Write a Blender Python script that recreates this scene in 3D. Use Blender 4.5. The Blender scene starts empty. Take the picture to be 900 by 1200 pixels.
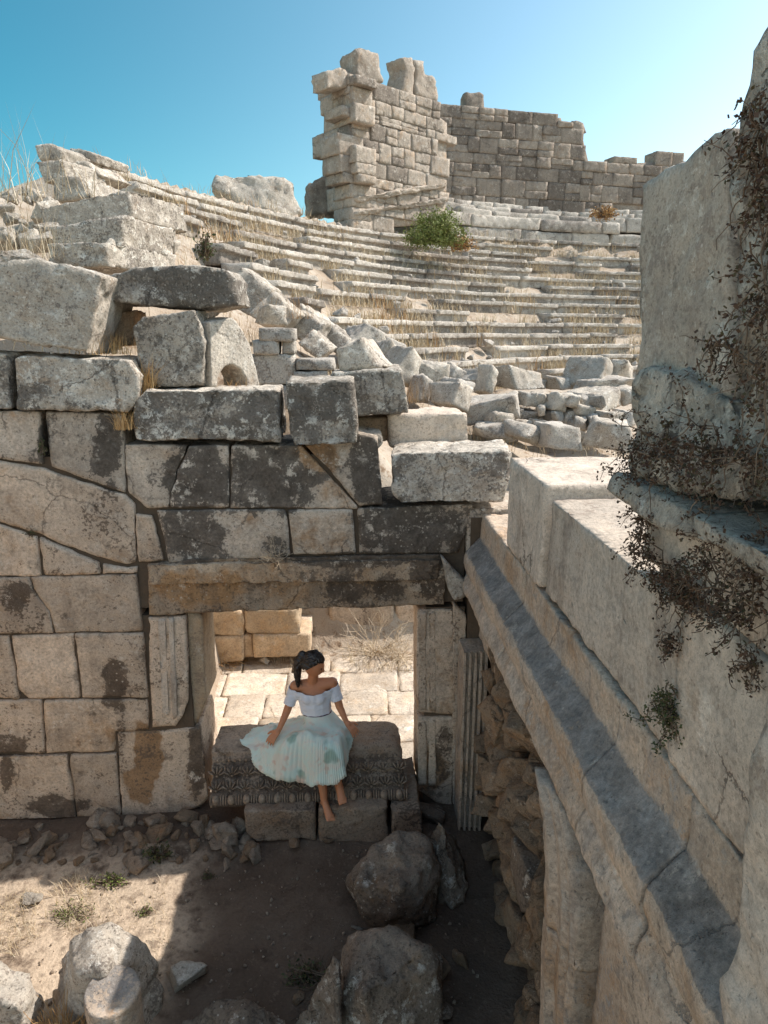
import bpy, bmesh, math, random
import numpy as np
from mathutils import Vector, Matrix

# ------------------------------------------------------------------ basics
H = 4.4; FPX = 800.0; PITCH = math.radians(14.7); YAW = math.radians(3)
scn = bpy.context.scene
col = scn.collection
V3 = lambda *a: np.array(a, float)

def ray(px, py):
    x = (px-450)/FPX; y = -(py-600)/FPX
    fy = math.cos(PITCH)+y*math.sin(PITCH); z = -math.sin(PITCH)+y*math.cos(PITCH)
    return V3(x*math.cos(YAW)+fy*math.sin(YAW), -x*math.sin(YAW)+fy*math.cos(YAW), z)
EYE = V3(0, 0, H)
def atY(px, py, Y): r = ray(px, py); return EYE + r*(Y/r[1])
def atX(px, py, X): r = ray(px, py); return EYE + r*(X/r[0])
def atZ(px, py, Z): r = ray(px, py); return EYE + r*((Z-H)/r[2])
def atP(px, py, P0, n):
    r = ray(px, py); return EYE + r*(np.dot(np.array(P0)-EYE, n)/np.dot(r, n))
def proj(P):
    P = np.atleast_2d(P); X = P[:, 0]; Y = P[:, 1]; Z = P[:, 2]-H
    x = X*math.cos(YAW)-Y*math.sin(YAW); y = X*math.sin(YAW)+Y*math.cos(YAW)
    d = y*math.cos(PITCH)-Z*math.sin(PITCH); u = y*math.sin(PITCH)+Z*math.cos(PITCH)
    return 450+FPX*x/d, 600-FPX*u/d

# vectorised gradient noise
_rs = np.random.RandomState(7)
_perm = np.concatenate([_rs.permutation(256)]*3)
_grad = _rs.normal(size=(256, 3)); _grad /= np.linalg.norm(_grad, axis=1)[:, None]
def noise(P):
    P = np.asarray(P, float); i = np.floor(P).astype(int); f = P-i; i &= 255
    u = f*f*f*(f*(f*6-15)+10); out = 0
    for dx in (0, 1):
        for dy in (0, 1):
            for dz in (0, 1):
                h = _perm[_perm[_perm[i[:, 0]+dx]+i[:, 1]+dy]+i[:, 2]+dz]
                g = _grad[h]
                d = (g*(f-np.array([dx, dy, dz]))).sum(1)
                w = (u[:, 0] if dx else 1-u[:, 0])*(u[:, 1] if dy else 1-u[:, 1])*(u[:, 2] if dz else 1-u[:, 2])
                out = out+w*d
    return out*1.6
def fbm(P, o=4, g=.55):
    P = np.asarray(P, float); s = 0; a = 1.
    for k in range(o): s = s+a*noise(P*2**k+17.3*k); a *= g
    return s
def sstep(a, b, x): t = np.clip((x-a)/(b-a), 0, 1); return t*t*(3-2*t)

def tag(o, label=None, cat=None, group=None, kind=None):
    if label: o['label'] = label
    if cat: o['category'] = cat
    if group: o['group'] = group
    if kind: o['kind'] = kind
    return o
def empty(name, loc, label, cat, group=None, kind='thing'):
    o = bpy.data.objects.new(name, None); col.objects.link(o); o.location = tuple(loc)
    o.empty_display_size = .1
    return tag(o, label, cat, group, kind)
def mk(name, V, F, mat, parent=None, smooth=True, attrs=None, origin=None):
    V = np.asarray(V, float)
    if parent is not None: o0 = np.array(parent_world(parent))
    elif origin is not None: o0 = np.array(origin, float)
    else: o0 = np.array([(V[:, 0].min()+V[:, 0].max())/2, (V[:, 1].min()+V[:, 1].max())/2, V[:, 2].min()])
    me = bpy.data.meshes.new(name)
    me.from_pydata((V-o0).tolist(), [], [list(map(int, f)) for f in F])
    if smooth: me.polygons.foreach_set('use_smooth', [True]*len(me.polygons))
    for k, a in (attrs or {}).items():
        at = me.attributes.new(k, 'FLOAT', 'POINT'); at.data.foreach_set('value', np.asarray(a, np.float32))
    me.materials.append(mat)
    o = bpy.data.objects.new(name, me); col.objects.link(o)
    if parent is not None: o.parent = parent
    else: o.location = tuple(o0)
    return o
def parent_world(p):
    l = np.array(p.location)
    while p.parent is not None: p = p.parent; l = l+np.array(p.location)
    return l

# ------------------------------------------------------------------ materials
class NT:
    def __init__(s, mat): mat.use_nodes = True; s.t = mat.node_tree; s.t.nodes.clear()
    def n(s, ty, ins=None, **kw):
        nd = s.t.nodes.new(ty)
        for k, v in kw.items(): setattr(nd, k, v)
        for k, v in (ins or {}).items():
            if isinstance(v, bpy.types.NodeSocket): s.t.links.new(v, nd.inputs[k])
            else: nd.inputs[k].default_value = v
        return nd
    def noise(s, vec, scale, detail=5, rough=.6, dist=0):
        return s.n('ShaderNodeTexNoise', {'Vector': vec, 'Scale': scale, 'Detail': detail, 'Roughness': rough, 'Distortion': dist}).outputs['Fac']
    def math(s, op, a, b=0., c=None, clamp=False):
        d = {0: a, 1: b}
        if c is not None: d[2] = c
        return s.n('ShaderNodeMath', d, operation=op, use_clamp=clamp).outputs[0]
    def mr(s, v, a, b, c=0., d=1., smooth=True):
        return s.n('ShaderNodeMapRange', {'Value': v, 'From Min': a, 'From Max': b, 'To Min': c, 'To Max': d}, interpolation_type='SMOOTHSTEP' if smooth else 'LINEAR').outputs[0]
    def mix(s, f, a, b, mode='MIX'):
        nd = s.n('ShaderNodeMix', data_type='RGBA', blend_type=mode)
        for k, v in ((0, f), (6, a), (7, b)):
            if isinstance(v, bpy.types.NodeSocket): s.t.links.new(v, nd.inputs[k])
            else: nd.inputs[k].default_value = (tuple(v)+(1,) if k and len(v) == 3 else v)
        return nd.outputs[2]
    def attr(s, name): return s.n('ShaderNodeAttribute', attribute_name=name).outputs['Fac']
    def out(s, colr, rough=.9, bump=None, bstr=.5, bdist=.02, spec=.25, **kw):
        b = s.n('ShaderNodeBsdfPrincipled', {'Roughness': rough, 'Specular IOR Level': spec})
        if isinstance(colr, bpy.types.NodeSocket): s.t.links.new(colr, b.inputs['Base Color'])
        else: b.inputs['Base Color'].default_value = tuple(colr)+(1,)
        if bump is not None:
            bn = s.n('ShaderNodeBump', {'Height': bump, 'Strength': bstr, 'Distance': bdist})
            s.t.links.new(bn.outputs[0], b.inputs['Normal'])
        for k, v in kw.items():
            b.inputs[k.replace('_', ' ')].default_value = v
        o = s.n('ShaderNodeOutputMaterial'); s.t.links.new(b.outputs[0], o.inputs[0])
        return b

def stone_mat(name, c1, c2, pat=(.10, .09, .08), pat_bias=0., pat_scale=1.1, lich=.35, lich_col=(.62, .6, .55), streak=.0,
              speck=.5, rust=(.30, .17, .08), rust_bias=-.12, bump=.6, bdist=.02, crack=.5, scale=1.):
    m = bpy.data.materials.new(name); T = NT(m)
    tc = T.n('ShaderNodeTexCoord').outputs['Object']
    rnd = T.n('ShaderNodeObjectInfo').outputs['Random']
    off = T.n('ShaderNodeVectorMath', {0: tc, 1: T.n('ShaderNodeCombineXYZ', {0: T.math('MULTIPLY', rnd, 91.), 1: T.math('MULTIPLY', rnd, 57.), 2: T.math('MULTIPLY', rnd, 33.)}).outputs[0]}, operation='ADD').outputs[0]
    v = T.n('ShaderNodeVectorMath', {0: off, 3: scale}, operation='SCALE').outputs[0]
    n1 = T.noise(v, 1.4, 7, .62); n2 = T.noise(v, 7, 8, .66, .3); n3 = T.noise(v, 42, 5, .6)
    f = T.mr(T.math('ADD', T.math('MULTIPLY', n1, .55), T.math('MULTIPLY', n2, .45)), .36, .64)
    c = T.mix(f, c1, c2)
    # rust and earth staining
    rn = T.math('ADD', T.math('ADD', T.noise(v, 2.3, 8, .68, .4), T.math('MULTIPLY', T.attr('rust'), .40)), T.math('ADD', T.math('MULTIPLY', T.math('SUBTRACT', n2, .5), .4), rust_bias))
    c = T.mix(T.math('MULTIPLY', T.mr(rn, .42, .70), .85), c, rust)
    # dark patina
    pn = T.math('ADD', T.math('ADD', T.noise(v, pat_scale, 9, .7, .5), T.math('MULTIPLY', T.attr('pat'), .45)), pat_bias)
    pn = T.math('ADD', pn, T.math('MULTIPLY', T.math('SUBTRACT', n2, .5), .75))
    pn = T.math('ADD', pn, T.math('MULTIPLY', T.math('SUBTRACT', n3, .5), 1.0))
    pm = T.mr(pn, .47, .67)
    pc = T.mix(n2, tuple(x*.7 for x in pat), tuple(x*1.5 for x in pat))
    c = T.mix(T.math('MULTIPLY', pm, .9), c, pc)
    # pale lichen
    n4 = T.noise(v, 9, 11, .78, .2); n5 = T.noise(T.n('ShaderNodeVectorMath', {0: v, 1: (31., 17., 5.)}, operation='ADD').outputs[0], 6, 11, .78, .2)
    bl = T.math('MULTIPLY', T.mr(n5, .555, .61), T.mr(n1, .40, .55))
    c = T.mix(T.math('MULTIPLY', bl, min(1., speck*1.15)), c, tuple(x*1.15 for x in pat))
    ln = T.math('MULTIPLY', T.mr(n4, .53, .575), T.mr(T.noise(v, 2.6, 5, .65), .60-.3*lich, .74-.3*lich))
    vor = T.n('ShaderNodeTexVoronoi', {'Vector': v, 'Scale': 22.}).outputs['Distance']
    ls = T.math('MULTIPLY', T.mr(T.math('ADD', vor, T.math('MULTIPLY', n3, .25)), .34, .24), T.mr(n1, .62-.35*lich, .72-.35*lich))
    c = T.mix(T.math('MULTIPLY', T.math('MAXIMUM', ln, T.math('MULTIPLY', ls, .75)), .9 if lich > 0 else 0.), c, lich_col)
    n6 = T.noise(v, 170, 4, .7)
    c = T.mix(1., c, T.mix(T.mr(n6, .3, .7, 0, 1, False), (.80, .80, .80), (1.18, 1.18, 1.18)), 'MULTIPLY')
    # dark specks and pits
    sp = T.mr(T.noise(v, 55, 4, .6), .60, .70)
    c = T.mix(T.math('MULTIPLY', sp, speck), c, tuple(x*.8 for x in pat))
    # run-off streaks
    if streak:
        sv = T.n('ShaderNodeVectorMath', {0: v, 1: (7., 7., .55)}, operation='MULTIPLY').outputs[0]
        c = T.mix(T.math('MULTIPLY', T.mr(T.math('ADD', T.noise(sv, 1., 6, .6), T.math('MULTIPLY', T.math('SUBTRACT', n1, .5), .5)), .50, .72), streak), c, tuple(x*1.5 for x in pat))
    # mottling and fine grain
    c = T.mix(1., c, T.mix(T.mr(n2, .3, .7, 0, 1, False), (.64, .63, .62), (1.30, 1.30, 1.29)), 'MULTIPLY')
    c = T.mix(1., c, T.mix(T.mr(n3, .3, .7, 0, 1, False), (.72, .72, .72), (1.25, 1.25, 1.24)), 'MULTIPLY')
    # thin cracks, broken up
    cv = T.n('ShaderNodeTexVoronoi', {'Vector': T.n('ShaderNodeVectorMath', {0: v, 1: T.n('ShaderNodeVectorMath', {0: T.n('ShaderNodeTexNoise', {'Vector': v, 'Scale': 5., 'Detail': 6., 'Roughness': .7}).outputs['Color'], 3: .22}, operation='SCALE').outputs[0]}, operation='ADD').outputs[0], 'Scale': 1.5}, feature='DISTANCE_TO_EDGE').outputs['Distance']
    ck = T.math('MULTIPLY', T.mr(cv, .012, .003), T.mr(T.noise(v, 1.1, 3), .52, .60))
    c = T.mix(T.math('MULTIPLY', ck, crack), c, tuple(x*.5 for x in pat))
    br = T.mr(rnd, 0, 1, .86, 1.12, False)
    c = T.mix(1., c, T.n('ShaderNodeCombineXYZ', {0: br, 1: br, 2: br}).outputs[0], 'MULTIPLY')
    h = T.math('ADD', T.math('ADD', T.math('MULTIPLY', n2, .8), T.math('MULTIPLY', n3, .35)), T.math('MULTIPLY', n4, .5))
    h = T.math('ADD', h, T.math('MULTIPLY', n6, .12))
    h = T.math('SUBTRACT', h, T.math('ADD', T.math('MULTIPLY', sp, .25), T.math('MULTIPLY', ck, .7*crack)))
    T.out(c, .92, h, bump, bdist, .15)
    return m

CREAM = (.52, .44, .35); CREAM2 = (.40, .33, .26); GREY = (.42, .39, .345); PALE = (.60, .55, .48)
M = {}
M['loose'] = stone_mat('weathered_limestone', (.40, .345, .285), (.55, .485, .405), (.125, .107, .09), -.02, 1.0, .8, (.66, .61, .53), 0, .7, bump=1., bdist=.03)
M['pale'] = stone_mat('pale_limestone', (.60, .535, .45), (.48, .415, .34), (.15, .125, .105), -.07, 1.2, .6, (.70, .65, .57), 0, .6, bump=.9, bdist=.03)
M['wall'] = stone_mat('ashlar_limestone', (.65, .515, .395), (.50, .385, .285), (.085, .062, .046), -.10, 1.3, .3, (.64, .54, .44), .3, .5, rust_bias=-.08, bump=.7)
M['upper'] = stone_mat('patinated_ashlar', (.62, .515, .41), (.46, .375, .295), (.082, .068, .056), -.04, 1.0, .45, (.60, .52, .43), .35, .6, rust_bias=-.09, bump=.75)
M['lintel'] = stone_mat('stained_lintel_stone', (.52, .40, .285), (.39, .29, .205), (.085, .065, .05), -.03, 1.4, .4, (.54, .44, .34), .4, .6, rust=(.36, .205, .095), rust_bias=-.0, bump=.9)
M['side'] = stone_mat('smooth_side_limestone', (.66, .56, .46), (.55, .455, .365), (.22, .175, .14), -.11, .9, .2, (.66, .58, .49), .55, .4, rust=(.45, .31, .20), rust_bias=-.11, bump=.6, crack=.8)
M['pier'] = stone_mat('pier_limestone', (.58, .495, .41), (.48, .405, .33), (.22, .18, .15), -.04, .9, .6, (.66, .6, .52), .6, .5, bump=.7)
M['cornice'] = stone_mat('cornice_limestone', (.60, .48, .37), (.48, .375, .285), (.205, .19, .175), -.11, 1.0, .35, (.5, .44, .37), .4, .5, rust=(.36, .205, .10), rust_bias=-.04, bump=.8)
M['seat'] = stone_mat('seat_limestone', (.64, .58, .505), (.50, .45, .385), (.19, .163, .14), -.01, 1.3, .4, (.64, .575, .48), 0, .5, bump=.9, bdist=.05)
M['tower'] = stone_mat('tower_limestone', (.54, .46, .38), (.44, .37, .30), (.19, .158, .13), -.06, .6, .5, (.64, .58, .5), .25, .5, rust=(.44, .30, .19), rust_bias=-.05, bump=.9, bdist=.05)
M['farwall'] = stone_mat('dark_wall_limestone', (.47, .39, .315), (.34, .28, .225), (.15, .122, .10), .0, .5, .5, (.5, .44, .37), .35, .5, rust_bias=-.1, bump=.9, bdist=.05)
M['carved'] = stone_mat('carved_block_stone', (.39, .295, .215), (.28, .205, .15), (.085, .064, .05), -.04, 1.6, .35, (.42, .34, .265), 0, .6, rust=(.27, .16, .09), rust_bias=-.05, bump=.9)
M['boulder'] = stone_mat('fallen_boulder_stone', (.31, .24, .182), (.20, .152, .113), (.085, .066, .052), -.03, 1.4, .5, (.58, .52, .44), 0, .7, bump=1., bdist=.03)
M['rubble'] = stone_mat('earthy_rubble_stone', (.42, .305, .205), (.29, .205, .135), (.11, .08, .058), -.06, 1.6, .3, (.52, .42, .32), 0, .6, rust=(.38, .21, .10), rust_bias=-.03, bump=1., bdist=.03)
M['bank'] = stone_mat('bank_limestone', (.50, .40, .305), (.38, .295, .22), (.13, .10, .077), -.06, 1.6, .3, (.6, .51, .41), 0, .6, bump=1., bdist=.03)
M['pave'] = stone_mat('pale_paving_stone', (.64, .55, .45), (.53, .44, .345), (.27, .21, .155), -.10, 1.4, .4, (.70, .63, .54), 0, .5, rust=(.5, .37, .25), rust_bias=-.04, bump=.8)
M['ochre'] = stone_mat('ochre_wall_stone', (.56, .43, .30), (.44, .33, .22), (.19, .14, .10), -.12, 1.2, .3, (.6, .5, .4), .3, .5, rust=(.46, .29, .15), rust_bias=-.05, bump=.7)

def mat_ground():
    m = bpy.data.materials.new('soil_and_dry_earth'); T = NT(m)
    g = T.n('ShaderNodeNewGeometry').outputs['Position']
    n1 = T.noise(g, .9, 8, .65); n2 = T.noise(g, 7, 7, .65); n3 = T.noise(g, 45, 4, .6)
    hill = T.attr('hill')
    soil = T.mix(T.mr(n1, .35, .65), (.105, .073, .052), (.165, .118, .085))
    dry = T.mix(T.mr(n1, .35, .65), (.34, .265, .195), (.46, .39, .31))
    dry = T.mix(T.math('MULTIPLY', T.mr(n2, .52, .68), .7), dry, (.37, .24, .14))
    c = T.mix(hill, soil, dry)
    sun_patch = T.attr('sun_patch')
    c = T.mix(T.math('MULTIPLY', sun_patch, T.mr(T.math('ADD', n2, T.math('MULTIPLY', n1, .5)), .55, .85)), c, (.56, .44, .32))
    c = T.mix(T.math('MULTIPLY', T.math('MULTIPLY', T.mr(T.noise(g, 23, 5, .7), .63, .70), T.mr(n1, .5, .6)), .35), c, (.34, .28, .22))
    c = T.mix(T.math('MULTIPLY', T.mr(n2, .54, .70), .6), c, (.075, .05, .036))
    c = T.mix(T.math('MULTIPLY', T.mr(T.noise(g, 17, 8, .75), .56, .66), .45), c, (.27, .20, .145))
    c = T.mix(1., c, T.mix(n3, (.75, .75, .75), (1.25, 1.25, 1.25)), 'MULTIPLY')
    T.out(c, .95, T.math('ADD', n2, T.math('MULTIPLY', n3, .5)), .8, .03, .1)
    return m
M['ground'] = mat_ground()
def mat_core():
    m = bpy.data.materials.new('wall_core_earth'); T = NT(m)
    g = T.n('ShaderNodeNewGeometry').outputs['Position']; n = T.noise(g, 9, 6)
    T.out(T.mix(n, (.075, .055, .04), (.15, .11, .076)), .95, n, .8, .03, .1); return m
M['core'] = mat_core()
def mat_leaf(name, a, b, c3, tr=.0, rough=.6):
    m = bpy.data.materials.new(name); T = NT(m)
    g = T.n('ShaderNodeTexCoord').outputs['Object']
    n = T.noise(g, 31., 2); k = T.attr('tint')
    c = T.mix(T.mr(k, .0, .6), a, b); c = T.mix(T.mr(k, .6, 1.), c, c3)
    c = T.mix(1., c, T.mix(n, (.7, .7, .7), (1.3, 1.3, 1.3)), 'MULTIPLY')
    T.out(c, rough, spec=.2); return m
M['straw'] = mat_leaf('dry_straw', (.56, .46, .31), (.46, .34, .20), (.66, .57, .42))
M['gold'] = mat_leaf('golden_straw', (.58, .39, .18), (.48, .29, .12), (.64, .48, .27))
M['rustgrass'] = mat_leaf('rusty_dry_grass', (.42, .24, .10), (.36, .20, .08), (.52, .36, .18))
M['vine'] = mat_leaf('dusky_vine_leaf', (.075, .042, .028), (.10, .06, .04), (.07, .062, .03))
M['green'] = mat_leaf('green_shrub_leaf', (.10, .13, .03), (.14, .17, .045), (.20, .21, .07))
M['bush'] = mat_leaf('olive_shrub_leaf', (.20, .22, .06), (.15, .18, .045), (.30, .30, .11))
M['weed'] = mat_leaf('dark_weed_leaf', (.055, .065, .025), (.08, .09, .035), (.12, .11, .05))
M['twig'] = mat_leaf('woody_twig', (.16, .11, .075), (.11, .075, .05), (.22, .16, .11))
M['thorn'] = mat_leaf('bleached_twig', (.52, .42, .30), (.42, .32, .21), (.60, .5, .38))

def plain(name, c, rough=.7, nscale=20., var=.15, bump=0, spec=.3, **kw):
    m = bpy.data.materials.new(name); T = NT(m)
    g = T.n('ShaderNodeTexCoord').outputs['Object']; n = T.noise(g, nscale, 4)
    T.out(T.mix(n, tuple(x*(1-var) for x in c), tuple(x*(1+var) for x in c)), rough, n, bump, .005, spec, **kw)
    return m
M['skin'] = plain('tanned_skin', (.56, .235, .115), .5, 9, .10, 0, .35)
M['top'] = plain('white_jersey', (.74, .735, .77), .85, 30, .05, .1, .1)
M['hair'] = plain('black_brown_hair', (.024, .015, .011), .36, 60, .5, .3, .5)
M['band'] = plain('plum_waistband', (.10, .05, .07), .8)
M['nail'] = plain('pink_nail', (.55, .25, .22), .3)
M['pearl'] = plain('pale_hair_ornament', (.75, .72, .66), .35)
def mat_skirt():
    m = bpy.data.materials.new('mint_pleated_cloth'); T = NT(m)
    g = T.n('ShaderNodeTexCoord').outputs['Object']
    n = T.noise(g, 7.5, 4, .55, .8); n2 = T.noise(g, 3.1, 2)
    c = T.mix(T.mr(n, .40, .62), (.64, .72, .62), (.72, .68, .57))
    c = T.mix(T.math('MULTIPLY', T.mr(n2, .52, .66), .7), c, (.52, .70, .65))
    c = T.mix(T.math('MULTIPLY', T.mr(T.noise(g, 8., 2), .60, .70), .75), c, (.66, .47, .36))
    c = T.mix(T.math('MULTIPLY', T.mr(T.noise(g, 6.3, 2, .4), .62, .72), .75), c, (.26, .36, .27))
    T.out(c, .75, spec=.2); return m
M['skirt'] = mat_skirt()

# ------------------------------------------------------------------ stone builders
def refine(bm, L, it=8):
    bmesh.ops.recalc_face_normals(bm, faces=bm.faces)
    bmesh.ops.triangulate(bm, faces=bm.faces)
    for _ in range(it):
        long = [e for e in bm.edges if e.calc_length() > L]
        if not long: break
        bmesh.ops.subdivide_edges(bm, edges=long, cuts=1)
        bmesh.ops.triangulate(bm, faces=[f for f in bm.faces if len(f.verts) > 3])
def arrays(bm):
    bm.verts.index_update()
    V = np.array([v.co[:] for v in bm.verts]); F = np.array([[v.index for v in f.verts] for f in bm.faces])
    return V, F
def normals(V, F):
    n = np.cross(V[F[:, 1]]-V[F[:, 0]], V[F[:, 2]]-V[F[:, 0]]); N = np.zeros_like(V)
    for k in range(3): np.add.at(N, F[:, k], n)
    return N/np.maximum(np.linalg.norm(N, axis=1), 1e-9)[:, None]
def smooth(V, F, it, lam=.6):
    E = np.unique(np.sort(np.concatenate([F[:, [0, 1]], F[:, [1, 2]], F[:, [2, 0]]]), 1), axis=0)
    deg = np.zeros(len(V)); np.add.at(deg, E[:, 0], 1); np.add.at(deg, E[:, 1], 1); deg = np.maximum(deg, 1)
    for _ in range(it):
        S = np.zeros_like(V); np.add.at(S, E[:, 0], V[E[:, 1]]); np.add.at(S, E[:, 1], V[E[:, 0]])
        V = V+lam*(S/deg[:, None]-V)
    return V
def weather(V, F, seed=0, wear=1, big=.012, small=.006, lo=.25, freq=3., chip=.7):
    sh = np.array([seed*13.7, seed*7.1, seed*3.3])
    Vs = smooth(V, F, wear)
    Vc = smooth(Vs, F, 2+wear*2) if chip else Vs
    m = lo+(1-lo)*sstep(-.15, .45, fbm(V*freq+sh, 2))
    W = V+(Vs-V)*m[:, None]
    if chip:
        mc = sstep(.28, .55, fbm(V*freq*1.1+sh+40, 2))*chip
        W = W+(Vc-W)*mc[:, None]
    N = normals(W, F)
    d = big*fbm(V*1.7+sh, 3)+small*fbm(V*9+sh, 3)-small*1.3*sstep(.25, .7, fbm(V*5+sh+9, 2))
    return W+N*d[:, None]
def bm_poly(front, off, back_scale=1.):
    bm = bmesh.new(); front = [np.array(p, float) for p in front]; c = sum(front)/len(front)
    a = [bm.verts.new(p) for p in front]; b = [bm.verts.new(c+(p-c)*back_scale+off) for p in front]; n = len(a)
    bm.faces.new(a); bm.faces.new(b[::-1])
    for i in range(n): bm.faces.new((a[i], b[i], b[(i+1) % n], a[(i+1) % n]))
    return bm
def bm_hexa(c8):
    bm = bmesh.new(); v = [bm.verts.new(p) for p in c8]
    for f in ((0, 1, 2, 3), (7, 6, 5, 4), (0, 4, 5, 1), (1, 5, 6, 2), (2, 6, 7, 3), (3, 7, 4, 0)): bm.faces.new([v[i] for i in f])
    return bm
def shrink(poly, s):
    poly = [np.array(p, float) for p in poly]; n = len(poly); out = []
    # inward offset in the polygon's own plane
    c = sum(poly)/n; nn = sum(np.cross(poly[i]-c, poly[(i+1) % n]-c) for i in range(n)); nn /= np.linalg.norm(nn)
    for i in range(n):
        a = poly[i]-poly[i-1]; b = poly[(i+1) % n]-poly[i]
        na = np.cross(nn, a/np.linalg.norm(a)); nb = np.cross(nn, b/np.linalg.norm(b))
        m = na+nb; l = np.dot(m, na)
        out.append(poly[i]+m/max(l, .45)*s)
    return out
def finish(bm, L, seed, **kw):
    refine(bm, L); V, F = arrays(bm); bm.free()
    return weather(V, F, seed, **kw), F
_seed = [100]
def nseed(): _seed[0] += 1; return _seed[0]

STAINS = []   # (px, py, rx, ry, pat, rust): marks of their own shape on the doorway wall
def stain_attrs(V):
    x, y = proj(V); p = np.zeros(len(V)); r = np.zeros(len(V))
    w = fbm(V*6, 3)*.35
    for (sx, sy, rx, ry, a, b) in STAINS:
        d = np.sqrt(((x-sx)/rx)**2+((y-sy)/ry)**2)+w
        k = 1-sstep(.55, 1.1, d); p += k*a*.72; r += k*b*.8
    return {'pat': p, 'rust': r}

def seed_of(px): return (px[0][0]*7.3+px[0][1]*3.1) % 97
def poly_stone(name, px, Y, depth, mat, parent=None, L=.055, gap=.005, tilt=0., slope=0., seed=None, stains=False, back_scale=1., dark=0., **kw):
    """stone whose front face is the polygon PX on the plane y=Y, running DEPTH back"""
    f = shrink([atY(x, y, Y) for x, y in px], gap) if gap else [atY(x, y, Y) for x, y in px]
    bm = bm_poly(f, V3(tilt*depth, depth, slope*depth), back_scale)
    V, F = finish(bm, L, seed or nseed(), **kw)
    at = stain_attrs(V) if stains else None
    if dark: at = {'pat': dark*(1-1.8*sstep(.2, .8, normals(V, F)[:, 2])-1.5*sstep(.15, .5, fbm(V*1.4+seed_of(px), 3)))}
    return mk(name, V, F, mat, parent, attrs=at)
def plane_stone(name, px, P0, ang, depth, mat, parent=None, L=.06, gap=0., **kw):
    """front face on the vertical plane through P0 whose horizontal runs at ANG degrees from +x"""
    a = math.radians(ang); n = V3(math.sin(a), -math.cos(a), 0)
    f = [atP(x, y, P0, n) for x, y in px]
    if gap: f = shrink(f, gap)
    bm = bm_poly(f, -n*depth); V, F = finish(bm, L, nseed(), **kw)
    return mk(name, V, F, mat, parent)
def box_c8(x0, x1, y0, y1, z0, z1):
    return [(x0, y0, z0), (x1, y0, z0), (x1, y0, z1), (x0, y0, z1), (x0, y1, z0), (x1, y1, z0), (x1, y1, z1), (x0, y1, z1)]
def box_stone(name, x0, x1, y0, y1, z0, z1, mat, parent=None, L=.06, jit=.01, **kw):
    s = nseed(); R = np.random.RandomState(s)
    c = np.array(box_c8(x0, x1, y0, y1, z0, z1), float)+R.uniform(-jit, jit, (8, 3))
    V, F = finish(bm_hexa(c), L, s, **kw); return mk(name, V, F, mat, parent)
def rock_mesh(seed, dims, L=.06, n=13, big=.03, small=.012, wear=2):
    R = np.random.RandomState(seed); p = R.normal(size=(n, 3)); p /= np.linalg.norm(p, axis=1)[:, None]
    p = np.sign(p)*np.abs(p)**.75; p /= np.abs(p).max(0)
    bm = bmesh.new(); [bm.verts.new(q) for q in p*np.array(dims)/2]
    r = bmesh.ops.convex_hull(bm, input=bm.verts)
    bmesh.ops.delete(bm, geom=[g for g in r['geom_interior'] if isinstance(g, bmesh.types.BMVert)], context='VERTS')
    refine(bm, L); V, F = arrays(bm); bm.free()
    s = max(dims)
    return weather(V, F, seed, wear, big*s, small*s, .1, 2.2/s, .3), F
def rotm(rx, ry, rz): return np.array((Matrix.Rotation(rz, 3, 'Z') @ Matrix.Rotation(ry, 3, 'Y') @ Matrix.Rotation(rx, 3, 'X')))
def chunk(name, rect, Y, depth, mat, seed=None, jit=.12, yaw=0., tilt=0., L=.07, parent=None, wear=1, **kw):
    """squared rubble block seen in pixel box RECT at distance Y"""
    s = seed or nseed(); R = np.random.RandomState(s); x0, y0, x1, y1 = rect
    a = atY(x0, y1, Y); b = atY(x1, y0, Y); w = b[0]-a[0]; h = b[2]-a[2]
    c = np.array(box_c8(-w/2, w/2, -depth/2, depth/2, -h/2, h/2)); c += R.uniform(-1, 1, (8, 3))*jit*np.array([w, depth, h])*.5
    c = c @ rotm(0, tilt, yaw).T + np.array([(a[0]+b[0])/2, Y+depth/2, (a[2]+b[2])/2])
    bm = bmesh.new(); [bm.verts.new(q) for q in c]; bmesh.ops.convex_hull(bm, input=bm.verts)
    V, F = finish(bm, L, s, wear=wear, **kw); return mk(name, V, F, mat, parent)

# ------------------------------------------------------------------ ground
CX, CY, RF, RISE, RUN, NROW, ZF = 15.36, 10.65, 13.9, .36, .574, 14, 3.3
TH0, TH1 = math.radians(163.5), math.radians(58)
CP = np.array([(-2.1, 6.2, 3.5), (-5, 6.2, 3.9), (-9, 6.2, 4.1), (-2.2, 8, 3.9), (-5, 8, 4.7), (-2.5, 10, 4.4), (-4.5, 10, 5.4), (-8, 10, 5.7), (-4, 13, 6.2),
    (-6, 14, 6.9), (-10, 14, 6.6), (-7, 17, 7.2), (-1.2, 9.8, 3.7), (-.2, 9.8, 3.3), (-1, 12, 4.3), (0, 12, 3.5), (1, 12, 2.8), (1, 10, 2.2), (2, 9.5, 1.5),
    (4, 9.5, 1.3), (2, 12.5, 2.4), (4, 12.5, 2.2), (6, 12.5, 2.1), (2.5, 15, 2.8), (5, 16, 2.7), (8, 16, 2.5), (1.9, 14.6, 2.9), (0, 15.2, 4.1), (-1.9, 15.7, 5.3),
    (-3.7, 16.2, 6.5), (9, 12, 2.1), (12, 14, 2.2), (5, 19, 2.9), (8, 20, 2.9), (12, 22, 2.9), (16, 14, 2.0), (-12, 20, 6.2), (-14, 9, 5.0)])
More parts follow.
